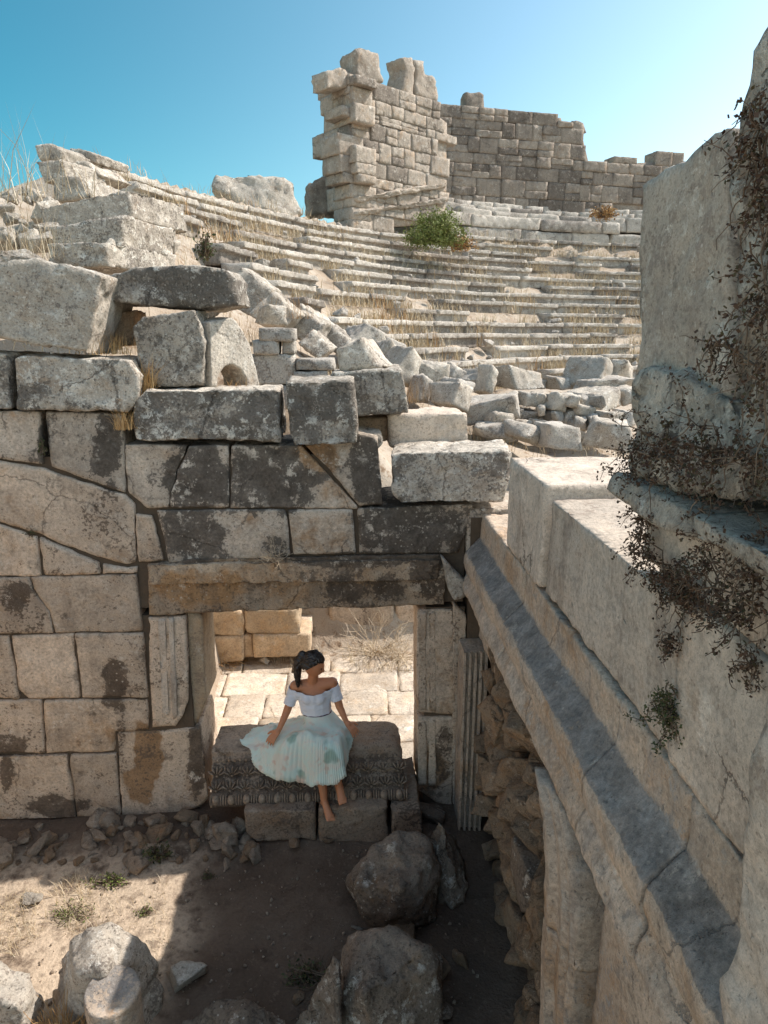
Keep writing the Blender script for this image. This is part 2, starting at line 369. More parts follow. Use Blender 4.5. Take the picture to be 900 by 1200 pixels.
def ground_z(x, y):
    x = np.asarray(x, float); y = np.asarray(y, float); P = np.stack([x, y, 0*x], -1).reshape(-1, 3); xs, ys = P[:, 0], P[:, 1]
    court = .045*fbm(P*.9, 4)+.012*fbm(P*6, 2)+.10*sstep(4.75, 5.35, ys)*(1-.35*sstep(-1.3, -.9, xs))
    d2 = (xs[:, None]-CP[None, :, 0])**2+(ys[:, None]-CP[None, :, 1])**2
    w = 1/(d2+.35)**1.6; hill = (w*CP[None, :, 2]).sum(1)/w.sum(1)+.10*fbm(P*.8, 4)
    low = sstep(-2.2, -1.7, xs)*(1-sstep(8.9, 9.9, ys))
    hill = hill*(1-low)+(.02+.015*fbm(P*2, 2))*low
    r = np.hypot(xs-CX, ys-CY); th = np.arctan2(ys-CY, xs-CX)
    cone = ZF+(r-RF)/RUN*RISE-.46+.13*fbm(P*.7, 4)
    top = ZF+NROW*RISE
    bk = sstep(math.radians(126), math.radians(118), th); dr_ = r-RF-RUN*NROW
    cone = np.where(dr_ > 0, top-.12+bk*np.clip((dr_-.5)*.55, 0, 2.0)-(1-bk)*np.clip(dr_*.25, 0, 3.), cone)
    cone = np.minimum(cone, 10.1)
    inc = sstep(TH0+.03, TH0-.01, th)*sstep(RF-.5, RF+.1, r)
    back = (th > 0)
    z = np.where(back, hill*(1-inc)+cone*inc, hill)
    z = court+(z-court)*sstep(5.62, 6.0, ys)
    far = sstep(28, 60, np.hypot(xs-2, ys-14))
    z = z*(1-far)
    return z.reshape(x.shape)
def lines(a): 
    out = []
    for lo, hi, st in a: out += list(np.arange(lo, hi-1e-6, st))
    return np.array(out)
gx = lines([(-4000, -400, 900), (-400, -60, 60), (-60, -14, 3), (-14, -6, .4), (-6, 4, .085), (4, 30, .4), (30, 70, 3), (70, 400, 60), (400, 4001, 900)])
gy = lines([(-4000, -400, 900), (-400, -40, 60), (-40, -4, 3), (-4, 2.5, .3), (2.5, 6.3, .07), (6.3, 12, .14), (12, 45, .35), (45, 90, 3), (90, 400, 60), (400, 4001, 900)])
GX, GY = np.meshgrid(gx, gy); GZ = ground_z(GX, GY)
nx, ny = len(gx), len(gy)
idx = np.arange(nx*ny).reshape(ny, nx)
F = np.stack([idx[:-1, :-1], idx[:-1, 1:], idx[1:, 1:], idx[1:, :-1]], -1).reshape(-1, 4)
Vg = np.stack([GX, GY, GZ], -1).reshape(-1, 3)
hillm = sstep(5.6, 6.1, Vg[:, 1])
sun_patch = (1-sstep(4.95, 5.25, Vg[:, 1]))*(1-sstep(-1.55, -1.0, Vg[:, 0]+.3*fbm(Vg*1.3, 2)))  # paler soil painted over the sunlit corner, fading out around its shadow edge
g = mk('ground', Vg, F, M['ground'], attrs={'hill': hillm, 'sun_patch': sun_patch}, origin=(0, 0, 0)); tag(g, kind='structure')
def gz(x, y): return float(ground_z(np.array([x]), np.array([y]))[0])

# ------------------------------------------------------------------ doorway wall
D = 5.5
STAINS += [(132, 800, 16, 36, 1.5, .2), (142, 850, 8, 40, .9, 0), (175, 885, 18, 42, .3, 2.4), (165, 915, 20, 30, 0, 1.5), (70, 945, 40, 16, 1.2, 0), (12, 876, 22, 14, 1.4, 0), (8, 905, 10, 26, 1, 0),
           (228, 560, 42, 50, 1.5, 0), (320, 560, 60, 46, 1.7, 0), (430, 555, 28, 46, 1.4, 0), (372, 535, 30, 20, -1.3, 1.3), (395, 580, 22, 18, -1.4, .3), (160, 560, 20, 40, -1.2, 0), (228, 625, 42, 36, 1.3, 0), (300, 630, 30, 30, -.2, .2), (322, 640, 22, 12, .9, 0), (285, 615, 12, 20, -.8, 0),
           (375, 625, 40, 30, -.8, .3), (480, 620, 66, 36, 1.6, 0), (540, 640, 20, 16, 0, 1.), (125, 530, 20, 52, 1.2, 0), (75, 515, 22, 40, -.8, 0), (20, 510, 22, 30, -.6, .2), (52, 515, 8, 30, 1.5, 0), (120, 610, 40, 30, .4, 0), (40, 575, 60, 20, -.8, 0),
           (420, 655, 90, 10, 1.2, 0), (500, 672, 26, 30, 1.1, 0), (400, 690, 26, 18, .9, 0), (460, 690, 20, 18, .8, 0), (230, 690, 60, 24, -.6, .9), (80, 755, 30, 30, -.6, 0), (95, 840, 60, 30, -.4, .1), (230, 890, 10, 50, 1.0, 0), (505, 905, 20, 30, .3, .9), (520, 880, 14, 40, .7, 0), (20, 700, 18, 26, .8, 0)]
wall = empty('doorway_wall', (-1, 5.8, 0), 'tall cream ashlar stone wall pierced by the rectangular doorway', 'stone wall')
BL = [
 ('upper', [(-150, 484), (46, 481), (50, 546), (0, 537), (-150, 510)]),
 ('upper', [(52, 482), (144, 484), (147, 578), (60, 547)]),
 ('wall', [(-150, 512), (0, 540), (51, 549), (146, 581), (157, 591), (160, 661), (148, 663), (117, 655), (93, 647), (43, 626), (0, 613), (-150, 575)]),
 ('wall', [(-150, 579), (0, 615), (43, 629), (48, 675), (-150, 679)]),
 ('wall', [(46, 630), (92, 650), (115, 660), (117, 672), (51, 675)]),
 ('wall', [(119, 661), (148, 666), (161, 664), (161, 672), (120, 673)]),
 ('wall', [(158, 602), (178, 604), (192, 657), (162, 660)]),
 ('upper', [(183, 598), (335, 597), (341, 652), (197, 660)]),
 ('upper', [(145, 521), (219, 522), (216, 534), (208, 549), (205, 566), (199, 579), (197, 595), (171, 596), (149, 579)]),
 ('upper', [(219.5, 522), (268, 522), (268, 594), (197.5, 595), (199.5, 579), (205.5, 566), (208.5, 549), (216.5, 534)]),
 ('upper', [(270, 522), (353, 522), (385, 555), (418, 593), (419, 596), (270, 595)]),
 ('upper', [(356, 522), (420, 508), (444, 514), (449, 592), (421, 594), (386, 551)]),
 ('upper', [(338, 598), (414, 597), (418, 649), (343, 651)]),
 ('upper', [(419, 596), (554, 591), (551, 612), (537, 648), (421, 649)]),
 ('wall', [(-150, 680), (0, 677), (34, 676), (38, 690), (48, 704), (58, 716), (62, 742), (-150, 745)]),
 ('wall', [(34.6, 676), (160, 673), (167, 740), (62.6, 742), (58.6, 716), (48.6, 704), (38.6, 690)]),
 ('wall', [(-150, 747), (11, 744), (22, 819), (-150, 824)]),
 ('wall', [(13, 745), (86, 743), (94, 818), (33, 819), (22, 806)]),
 ('wall', [(88, 743), (168, 742), (174, 818), (96, 818)]),
 ('wall', [(-150, 825), (48, 820), (53, 882), (-150, 888)]),
 ('wall', [(50, 821), (174, 819), (175, 856), (135, 857), (135, 881), (55, 882)]),
 ('wall', [(-150, 889), (79, 885), (80, 903), (85, 918), (86, 934), (90, 958), (-150, 966)]),
 ('wall', [(79.6, 885), (136, 883), (142, 956), (90.6, 958), (86.6, 934), (85.6, 918), (80.6, 903)]),
 ('wall', [(137, 858), (175, 858), (216, 854), (234, 853), (244, 936), (234, 946), (200, 959), (143, 957)]),
 ('wall', [(531, 706), (546, 720), (546, 985), (530, 975)]),
]
for i, (m, px) in enumerate(BL):
    dp = .62 if px[0] not in ((356, 522), (419, 596)) else .8
    poly_stone('stone_block', px, D+.012*((i*37 % 7)/7-.5), dp, M[m], wall, L=.045, gap=.0015, stains=True, wear=1, big=.007, small=.006, lo=.12, chip=.45)
# lintel with a moulded fascia
lin = poly_stone('lintel', [(172, 662), (224, 656), (517, 650), (523, 668), (521, 709), (174, 721)], D-.02, .6, M['lintel'], wall, L=.045, gap=.001, stains=True, wear=1, big=.012, small=.009)
a0 = atY(172, 660, D); a1 = atY(519, 652, D)
V, F = finish(bm_hexa(box_c8(a0[0]+.02, a1[0]-.03, D-.055, D-.015, a1[2]-.19, a1[2]-.012)), .045, 61, wear=1, big=.012, small=.008); mk('lintel_moulding', V, F, M['lintel'], lin, attrs=stain_attrs(V))
# left jamb: front face, recessed fascia and reveal
jamb = poly_stone('door_jamb', [(172, 723), (218, 722), (222, 822), (214, 840), (206, 851), (178, 853)], D-.01, .5, M['wall'], wall, stains=True, wear=1, small=.004)
poly_stone('jamb_fascia', [(219, 718), (237, 720), (243, 822), (231, 852), (203, 852), (222, 820)], D+.05, .5, M['ochre'], jamb, wear=1, small=.003)
for (x0, x1) in ((184, 194), (197, 203)):
    poly_stone('jamb_moulding', [(x0, 724), (x1, 724), (x1+5, 840), (x0+5, 845)], D-.022, .06, M['side'], jamb, wear=1, small=.002)
for q, rows in (('door_jamb', [(488, 713), (532, 713), (534, 838), (489, 838)]), ('door_jamb', [(489, 840), (534, 840), (530, 948), (509, 942), (489, 928)])):
    j = poly_stone(q, rows, D+.005, .45, M['wall'], wall, stains=True, wear=1, small=.005)
    y0, y1 = rows[0][1]+3, min(rows[2][1], 925)-4
    for (x0, x1, dy) in ((489.5, 500, .014), (502, 511, .008)):
        poly_stone('jamb_moulding', [(x0, y0), (x1, y0), (x1+.5, y1), (x0+.3, y1)], D+.005-dy, .06, M['wall'], j, L=.05, wear=1, small=.002)
# dark earth core that fills the joints
cv = bmesh.new()
def addbox(bm, x0, x1, y0, y1, z0, z1):
    v = [bm.verts.new(p) for p in box_c8(x0, x1, y0, y1, z0, z1)]
    for f in ((0, 1, 2, 3), (7, 6, 5, 4), (0, 4, 5, 1), (1, 5, 6, 2), (2, 6, 7, 3), (3, 7, 4, 0)): bm.faces.new([v[i] for i in f])
addbox(cv, -4.6, -1.42, D+.03, D+.58, -.3, 2.06); addbox(cv, -4.6, .98, D+.031, D+.58, 2.13, 2.95); addbox(cv, -4.6, .1, D+.032, D+.58, 2.951, 3.44)
addbox(cv, .66, 1.0, D+.033, D+.5, -.3, 2.08); addbox(cv, 1.02, 1.9, D-.02, D+.55, -.3, 2.9)
bmesh.ops.recalc_face_normals(cv, faces=cv.faces); V, F = arrays(cv); cv.free(); mk('wall_core', V, F, M['core'], wall, smooth=False)

box_stone('stone_block', .985, 1.9, 5.485, 6.1, 2.29, 2.965, M['upper'], wall, L=.06, jit=.012, wear=1)
w = poly_stone('fallen_wedge', [(517, 652), (551, 686), (545, 700), (532, 704), (524, 690)], D-.12, .2, M['loose'], None, gap=0)
tag(w, 'small grey stone wedge stuck in the corner beside the lintel end', 'stone block', kind='thing')

# ------------------------------------------------------------------ loose blocks along the top of the wall
LB = [
 ([(-150, 412), (9, 415), (12, 479), (-150, 482)], 5.46, .8, 'loose', 'dark block cut by the picture edge beneath the huge tilted block', dict(dark=0.35)),
 ([(16, 419), (26, 416), (150, 421), (163, 441), (161, 468), (148, 482), (18, 480)], 5.44, .62, 'loose', 'long dark block with lichen-white top edge under the huge tilted block', dict(wear=2, dark=0.42)),
 ([(-120, 300), (0, 308), (40, 301), (121, 323), (112, 370), (102, 416), (60, 407), (0, 398), (-120, 390)], 5.42, .9, 'pale', 'huge pale tilted block, largest on top of the wall', dict(wear=1)),
 ([(118, 322), (160, 312), (200, 311), (262, 314), (275, 325), (278, 357), (235, 362), (190, 360), (118, 354)], 5.75, .8, 'loose', 'long lichen-blotched slab bridging the tilted block and arch stone', dict(wear=2, big=.02, dark=0.28)),
 ([(155, 383), (167, 371), (228, 363), (240, 400), (237, 453), (187, 453), (170, 440), (161, 424)], 5.62, .42, 'loose', 'squarish tilted block beneath the long slab with sunlit end', dict(wear=1, dark=0.15)),
 ([(106, 372), (158, 362), (156, 405), (112, 408)], 6.0, .4, 'rubble', 'small brown rounded block tucked under the long slab', dict(wear=5)),
 ([(156, 470), (170, 458), (326, 456), (329, 518), (158, 516)], 5.45, .62, 'loose', 'long dark block with pale rim below the arch stone', dict(wear=1, dark=0.5)),
 ([(334, 446), (416, 444), (419, 519), (346, 523), (338, 510)], 5.36, .55, 'loose', 'dark cube block with white lichen spots overhanging the wall', dict(wear=1, dark=0.45)),
 ([(389, 437), (472, 431), (481, 486), (421, 488), (395, 487)], 5.75, .75, 'loose', 'grey block behind the spotted cube, carrying a small tilted block', dict(wear=1, dark=0.25)),
 ([(392, 409), (423, 396), (438, 420), (450, 431), (398, 435)], 5.95, .42, 'pale', 'small tilted pale block on top of the grey block', dict(wear=2, tilt=.3)),
 ([(454, 486), (548, 484), (549, 520), (456, 524)], 6.05, .5, 'side', 'low plain grey slab behind the pale-topped slab', dict(wear=2)),
 ([(458, 534), (468, 531), (600, 528), (596, 560), (590, 588), (470, 590), (459, 580)], 5.42, .62, 'loose', 'broad pale-topped slab at the wall end beside the side wall', dict(wear=1, tilt=.1, dark=0.3)),
 ([(376, 490), (456, 490), (456, 518), (380, 520)], 6.1, .3, 'rubble', 'low brown stone in the gap behind the spotted cube', dict(wear=3)),
 ([(420, 506), (446, 508), (450, 520), (440, 530), (424, 524)], 5.7, .3, 'loose', 'small rounded stone between spotted cube and pale-topped slab', dict(wear=4)),
]
for px, Y, dp, m, lab, kw in LB:
    o = poly_stone('fallen_block', px, Y, dp, M[m], gap=0, L=.05, **{**dict(big=.014, small=.012, lo=.2), **kw})
    tag(o, lab, 'stone block', 'loose blocks on top of the doorway wall', 'thing')
o = plane_stone('arch_stone', [(246, 377), (272, 371), (283, 385), (292, 400), (300, 430), (305, 454), (291, 454), (289, 444), (283, 433), (273, 427), (263, 429), (256, 440), (254, 454), (248, 454)], (-1.15, 5.62, 4), 52, .3, M['pale'], L=.03, wear=1, small=.004, big=.006, chip=.2)
tag(o, 'bright carved stone with a small arched opening, on the long dark block', 'carved stone', kind='thing')
# ------------------------------------------------------------------ masonry behind
def course(name, rects, Y, dp, mat, lab, cat='stone block', grp=None, **kw):
    for r in rects:
        o = chunk(name, r, Y+random.Random(r[0]).uniform(-.05, .05), dp, mat, jit=.10, **kw); tag(o, lab, cat, grp, 'thing')
course('masonry_block', [(292, 416, 345, 452), (346, 420, 392, 434), (344, 435, 382, 452), (296, 398, 326, 416), (304, 384, 344, 400), (330, 392, 345, 415), (300, 452, 345, 480), (420, 434, 440, 440)], 9.0, .5, M['seat'],
       'small squared pale block in the stepped stub of masonry behind the wall', grp='blocks of the stepped masonry stub', L=.09)
# coping stones tumbling down the line of the theatre's end wall
COP = [((282, 312), (318, 338), 12.2, .95), ((318, 340), (348, 368), 12.0, .8), ((348, 362), (382, 378), 12.6, .75), ((352, 356), (392, 384), 13.4, .55), ((388, 380), (412, 402), 13.2, .55), ((408, 398), (432, 420), 12.8, .55), ((366, 386), (388, 408), 11.8, .5)]
for k, ((x0, y0), (x1, y1), Y, hgt) in enumerate(COP):
    a = atY(x0, y0, Y); b = atY(x1, y1, Y-.15); u = b-a; ln = np.linalg.norm(u); u /= ln; nrm = V3(.25, -.97, 0); up = np.cross(nrm, u); up *= -1 if up[2] < 0 else 1
    c8 = []
    for dpt in (0, .7):
        for (s, h) in ((0, -hgt), (ln, -hgt*.9), (ln, 0), (0, 0)): c8.append(a+u*s*1.03+up*h*.75+V3(.15, 1, 0)*dpt)
    V, F = finish(bm_hexa(c8), .09, 500+k, wear=1, big=.03, small=.02, lo=.2)
    o = mk('coping_stone', V, F, M['pale' if k % 2 else 'loose'])
    tag(o, ['tall rough coping stone at the upper end of the tumbling row', 'grey coping stone next below the tall rough one', 'square coping stone midway down the tumbling row', 'long curved coping stone sloping down across the row', 'sunlit coping stone sliding below the long curved one', 'lowest coping stone behind the small tilted block', 'short leaning stone propped under the long curved coping'][k], 'coping stone', 'coping stones tumbling beside the seating', 'thing')
# stepped end wall on the mound
ST = [([(55, 286), (125, 284), (126, 312), (56, 316)], 7.6, 1.2, 'lowest lichen-spotted step of the stepped wall end on the mound'),
      ([(57, 266), (142, 252), (142, 290), (62, 292)], 8.4, 1.0, 'middle lichen-spotted step of the stepped wall end on the mound'),
      ([(45, 244), (100, 232), (152, 222), (156, 256), (50, 282)], 9.4, 1.2, 'upper lichen-spotted step of the stepped wall end on the mound'),
      ([(62, 206), (94, 207), (108, 232), (64, 236)], 11.0, .9, 'dark block below the leaning stones at the mound crest'),
      ([(42, 190), (72, 186), (80, 212), (50, 214)], 11.6, .9, 'dark lichen-spotted block at the mound crest under the top stone'),
      ([(40, 170), (62, 168), (74, 176), (73, 188), (46, 188)], 12.0, .9, 'topmost pale-sided stone at the mound crest'),
      ([(79, 174), (92, 173), (114, 181), (112, 191), (96, 186), (80, 183)], 12.6, .8, 'flat stone beside the topmost stone at the mound crest'),
      ([(74, 186), (100, 190), (118, 205), (100, 214), (78, 206)], 12.3, .8, 'tumbled pale stone just beneath the flat crest stone')]
for px, Y, dp, lab in ST:
    o = poly_stone('stepped_block', px, Y, dp, M['loose'], gap=0, L=.07, wear=1, big=.018, small=.012, lo=.1, tilt=.35)
    tag(o, lab, 'stone block', 'blocks at the end wall of the seating', 'thing')
WH = [([(140, 224), (158, 226), (172, 250), (166, 272), (146, 268)], 9.9, 40), ([(144, 262), (170, 268), (196, 290), (204, 306), (150, 312)], 8.9, 35), ([(168, 232), (190, 246), (192, 262), (172, 256)], 10.6, 30), ([(120, 286), (146, 268), (150, 312), (126, 312)], 8.3, 45), ([(186, 262), (206, 270), (206, 292), (188, 284)], 10.2, 30)]
for k, (px, Y, an) in enumerate(WH):
    P = atY(px[0][0], px[0][1], Y)
    o = plane_stone('broken_block', px, P, an, .7, M['pale'], L=.07, wear=1, big=.03, small=.02, lo=.1)
    tag(o, ['tall sunlit broken stone face beside the upper lichen step', 'widest sunlit broken face above the long blotched slab', 'small sunlit broken stone near the first seat rows', 'sunlit broken face beside the lowest lichen step', 'thin sunlit stone edge where the seat rows start'][k], 'broken stone', 'broken stones at the seating end wall', 'thing')

# ------------------------------------------------------------------ theatre seating
def arc_blocks(rows_spec, seed, mat, names, parent, L=.2, miss=.085, wear=1, split=True):
    for (nm, r0, r1, z0, z1, ta, tb, ln) in rows_spec:
        R = np.random.RandomState(seed); seed += 1; VV, FF, AA, n0 = [], [], [], 0
        t = ta
        while t > tb:
            l = R.uniform(*ln)/r0; t2 = max(t-l, tb); mid = (t+t2)/2; X = CX+r0*math.cos(mid); Y = CY+r0*math.sin(mid)
            pm = miss*(1+2.5*float(sstep(.1, .5, fbm(np.array([[X*.35, Y*.35, z1*.4]]), 2))[0]))
            if R.rand() > pm:
                dr, dz, tl = R.normal(0, .016), R.normal(0, .012), R.normal(0, .010); e = .012/r0
                c8 = []
                lip = .13 if nm == 'seat_row' else 0
                ns = max(1, int(round(l/.06*.06/ (1.2/r0)))) if l*r0 > 1.2 else 1
                bm = bmesh.new(); segs = np.linspace(t-e, t2+e, ns+1)
                pf = [(r1+dr, z0), (r1+dr, z1+dz), (r0+dr, z1+dz), (r0+dr, z1+dz-lip), (r0+dr+.12, z1+dz-lip-.03), (r0+dr+.10, z0)] if lip else [(r1+dr, z0), (r1+dr, z1+dz), (r0+dr, z1+dz), (r0+dr, z0)]
                rg = []
                for tt in segs:
                    q = R.normal(0, .006, 3); rg.append([bm.verts.new((CX+rr*math.cos(tt)+q[0], CY+rr*math.sin(tt)+q[1], zz+q[2]+tl*(tt-mid)/l*2)) for rr, zz in pf])
                m_ = len(pf)
                for a_ in range(ns):
                    for b_ in range(m_): bm.faces.new((rg[a_][b_], rg[a_+1][b_], rg[a_+1][(b_+1) % m_], rg[a_][(b_+1) % m_]))
                bm.faces.new(rg[0]); bm.faces.new(rg[-1][::-1])
                refine(bm, L, 4); V, F = arrays(bm); bm.free()
                V = weather(V, F, seed*50+n0, wear, .012, .010, .0, 1.6, .35)
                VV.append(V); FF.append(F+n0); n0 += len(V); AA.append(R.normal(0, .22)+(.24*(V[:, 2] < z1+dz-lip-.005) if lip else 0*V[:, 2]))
            elif split and VV: mk(nm, np.concatenate(VV), np.concatenate(FF), mat, parent, attrs={'pat': np.concatenate(AA)}); VV, FF, AA, n0 = [], [], [], 0
            t = t2
        if VV: mk(nm, np.concatenate(VV), np.concatenate(FF), mat, parent, attrs={'pat': np.concatenate(AA)})
seats = empty('theatre_seating', (CX+RF*math.cos(2.2), CY+RF*math.sin(2.2), ZF-.3), 'curving rows of worn pale stone seats rising up the hillside', 'theatre seating')
spec = []
for i in range(NROW):
    r0 = RF+RUN*i; z1 = ZF+RISE*i
    ta = TH0+(.035 if 4 < i < 12 else 0 if i > 3 else -.05*(4-i))
    spec.append(('seat_row', r0, r0+RUN+.12, z1-.42, z1, ta, TH1, (1.3, 3.2)))
spec.append(('seat_row', RF+RUN*NROW, RF+RUN*NROW+.7, ZF+RISE*NROW-.45, ZF+RISE*NROW, math.radians(125), TH1, (.8, 1.7)))
arc_blocks(spec, 900, M['seat'], None, seats)
RP = RF+RUN*NROW+.62; ZP = ZF+RISE*NROW
pod = empty('podium_wall', (CX+RP*math.cos(1.9), CY+RP*math.sin(1.9), ZP-.1), 'long smooth grey podium wall above the seats with steps on top', 'stone wall')
ta, tb = math.radians(123), math.radians(60)
arc_blocks([('wall_course', RP, RP+.5, ZP-.3, ZP+.45, ta, tb, (1.6, 3.2)), ('wall_course', RP-.03, RP+.6, ZP+.46, ZP+.95, ta, math.radians(97), (2, 3.6)),
            ('step', RP+.35, RP+1.1, ZP+.6, ZP+1.22, ta+.05, tb, (1, 2)), ('step', RP+.95, RP+1.7, ZP+.9, ZP+1.5, ta+.05, tb, (.8, 1.8)), ('step', RP+1.6, RP+2.5, ZP+1.2, ZP+1.78, ta+.05, tb, (.8, 1.8)), ('step', RP+2.3, RP+4, ZP+1.4, ZP+2.0, ta+.05, tb, (.8, 1.8))], 1300, M['seat'], None, pod, L=.3, miss=.03)

# ------------------------------------------------------------------ high walls at the top
def inside(poly, x, y):
    c = False; n = len(poly)
    for i in range(n):
        (x1, y1), (x2, y2) = poly[i], poly[i-1]
        if (y1 > y) != (y2 > y) and x < (x2-x1)*(y-y1)/(y2-y1)+x1: c = not c
    return c
def masonry(name, px, P0, ang, depth, mat, parent, seed, rh=(.35, .6), bw=(.4, 1.1), out=.03, L=.22, clipto=.5):
    """random ashlar facing: many stones of one wall face in one mesh"""
    a = math.radians(ang); u = V3(math.cos(a), math.sin(a), 0); n = V3(math.sin(a), -math.cos(a), 0); P0 = np.array(P0, float)
    pts = [atP(x, y, P0, n) for x, y in px]; sp = [(float(np.dot(p-P0, u)), float(p[2])) for p in pts]
    s0, s1 = min(p[0] for p in sp), max(p[0] for p in sp); z0, z1 = min(p[1] for p in sp), max(p[1] for p in sp)
    R = np.random.RandomState(seed); VV, FF, AA, n0 = [], [], [], 0; z = z0
    while z < z1:
        h = R.uniform(*rh); s = s0-R.uniform(0, .4)
        while s < s1:
            w = R.uniform(*bw); k = 1
            subs = [(s, w, z, h)] if R.rand() > .35 else [(s, w, z, h*.45), (s, w, z+h*.45, h*.55)]
            for (bs, ww, bz, hh) in subs:
                if inside(sp, bs+ww/2, bz+hh/2):
                    e = .004; f = R.normal(0, out*.5); c8 = []
                    for d in (f, -depth):
                        for (q, zz) in ((bs+e, bz+e), (bs+ww-e, bz+e), (bs+ww-e, bz+hh-e), (bs+e, bz+hh-e)):
                            j = R.normal(0, .009, 3); c8.append(P0*V3(1, 1, 0)+u*(q+j[0])+n*(d+j[1])+V3(0, 0, zz+j[2]))
                    bm = bm_hexa(c8); refine(bm, L, 4); V, F = arrays(bm); bm.free()
                    V = weather(V, F, seed+n0, 0, .010, .010, .0, 1.6, .12); VV.append(V); FF.append(F+n0); n0 += len(V); AA.append(np.full(len(V), R.normal(0, .3)))
            s += w
        z += h
    return mk(name, np.concatenate(VV), np.concatenate(FF), mat, parent, attrs={'pat': np.concatenate(AA)})
TA = atY(412, 245, 26.3); TB = atY(523, 225, 29.4)
tang = math.degrees(math.atan2(TB[1]-TA[1], TB[0]-TA[0]))
tower = empty('tower_wall', TA+V3(1.5, 1.5, 0), 'tall broken ashlar tower stub standing highest above the seats', 'ruined tower')
masonry('front_face', [(404, 96), (412, 86), (432, 84), (452, 92), (470, 98), (485, 104), (500, 118), (526, 132), (524, 180), (521, 262), (418, 268), (412, 245)], TA, tang, 1.0, M['tower'], tower, 2000, rh=(.3, .75), bw=(.3, 1.3))
end = masonry('end_face', [(412, 86), (388, 96), (384, 100), (371, 104), (372, 126), (378, 150), (370, 158), (368, 180), (380, 186), (390, 190), (390, 220), (384, 262), (414, 268)], TA+V3(-.02, .02, 0), tang-92, .9, M['tower'], tower, 2100, out=.06, rh=(.4, .8))
for px, lab in (([(417, 58), (424, 56), (446, 62), (450, 98), (420, 98)], 0), ([(382, 82), (400, 78), (410, 84), (408, 102), (383, 104)], 0), ([(471, 66), (486, 66), (486, 122), (470, 108), (475, 82)], 0), ([(487, 68), (498, 71), (499, 86), (513, 92), (514, 124), (487, 112)], 0)):
    n_ = V3(math.sin(math.radians(tang)), -math.cos(math.radians(tang)), 0)
    plane_stone('crowning_stone', px, TA-n_*.1, tang, .9, M['tower'], tower, L=.2, wear=2, big=.05, small=.02)
plane_stone('core', [(414, 100), (452, 104), (485, 116), (524, 144), (522, 262), (418, 268)], TA-n_*.12, tang, .8, M['tower'], tower, L=.6, wear=0)
for k in range(2):  # base mouldings
    a, b = atP(414, 232+k*16, TA, n_), atP(523, 214+k*18, TA, n_); u = (b-a)
    c8 = [a-V3(0, 0, .16)+n_*.10, b-V3(0, 0, .16)+n_*.10, b+n_*.16, a+n_*.16, a-V3(0, 0, .16)-n_*.3, b-V3(0, 0, .16)-n_*.3, b-n_*.3, a-n_*.3]
    V, F = finish(bm_hexa(c8), .2, 2500+k, wear=2, big=.06, small=.03, lo=.5); mk('base_moulding', V, F, M['tower'], tower)
o = poly_stone('wall_stub', [(359, 218), (372, 210), (388, 200), (392, 250), (359, 252)], 28.5, 1.5, M['farwall'], gap=0, L=.2, wear=3, big=.1, small=.04); tag(o, 'dark wall stub in shadow against the tower side', 'ruined wall', kind='thing')
FA = atY(525, 230, 33.0); FB = atY(790, 225, 35.5); fang = math.degrees(math.atan2(FB[1]-FA[1], FB[0]-FA[0]))
far = empty('upper_wall', (FA+FB)/2, 'dark brown ashlar wall running along the skyline above the seats', 'ruined wall')
masonry('wall_face', [(518, 128), (545, 128), (600, 131), (624, 131), (625, 139), (680, 141), (688, 153), (692, 187), (745, 185), (783, 184), (900, 188), (900, 246), (518, 246)], FA, fang, .9, M['farwall'], far, 2200, rh=(.4, .75), bw=(.5, 1.3))
nf = V3(math.sin(math.radians(fang)), -math.cos(math.radians(fang)), 0)
plane_stone('core', [(505, 136), (600, 138), (680, 148), (690, 192), (783, 190), (900, 194), (900, 252), (505, 252)], FA-nf*.12, fang, .7, M['farwall'], far, L=.8, wear=0)
for px in ([(546, 107), (567, 107), (568, 140), (546, 140)], [(630, 138), (658, 138), (659, 149), (630, 149)], [(672, 140), (684, 144), (688, 156), (668, 154)]):
    plane_stone('crowning_stone', px, FA-nf*.05+V3(0, 0, 0), fang, .7, M['farwall'], far, L=.25, wear=2, big=.03)

# mound of rubble on the skyline
o = mk('skyline_boulder', *(lambda m: (m[0] @ rotm(0, .1, .4).T+atY(318, 222, 25.5), m[1]))(rock_mesh(41, (1.7, 1.2, .8), .15)), M['loose']); tag(o, 'dark-topped boulder on the skyline left of the tower', 'boulder', kind='thing')
o = mk('skyline_boulder', *(lambda m: (m[0]+atY(292, 238, 25.2), m[1]))(rock_mesh(42, (3.6, 2, 1.9), .2)), M['pale']); tag(o, 'broad pale rock mass on the skyline beneath the dark-topped boulder', 'boulder', kind='thing')
o = mk('skyline_boulder', *(lambda m: (m[0]+atY(264, 224, 24.5), m[1]))(rock_mesh(43, (.8, .8, .7), .15)), M['loose']); tag(o, 'small knob of rock on the skyline beside the broad pale mass', 'boulder', kind='thing')

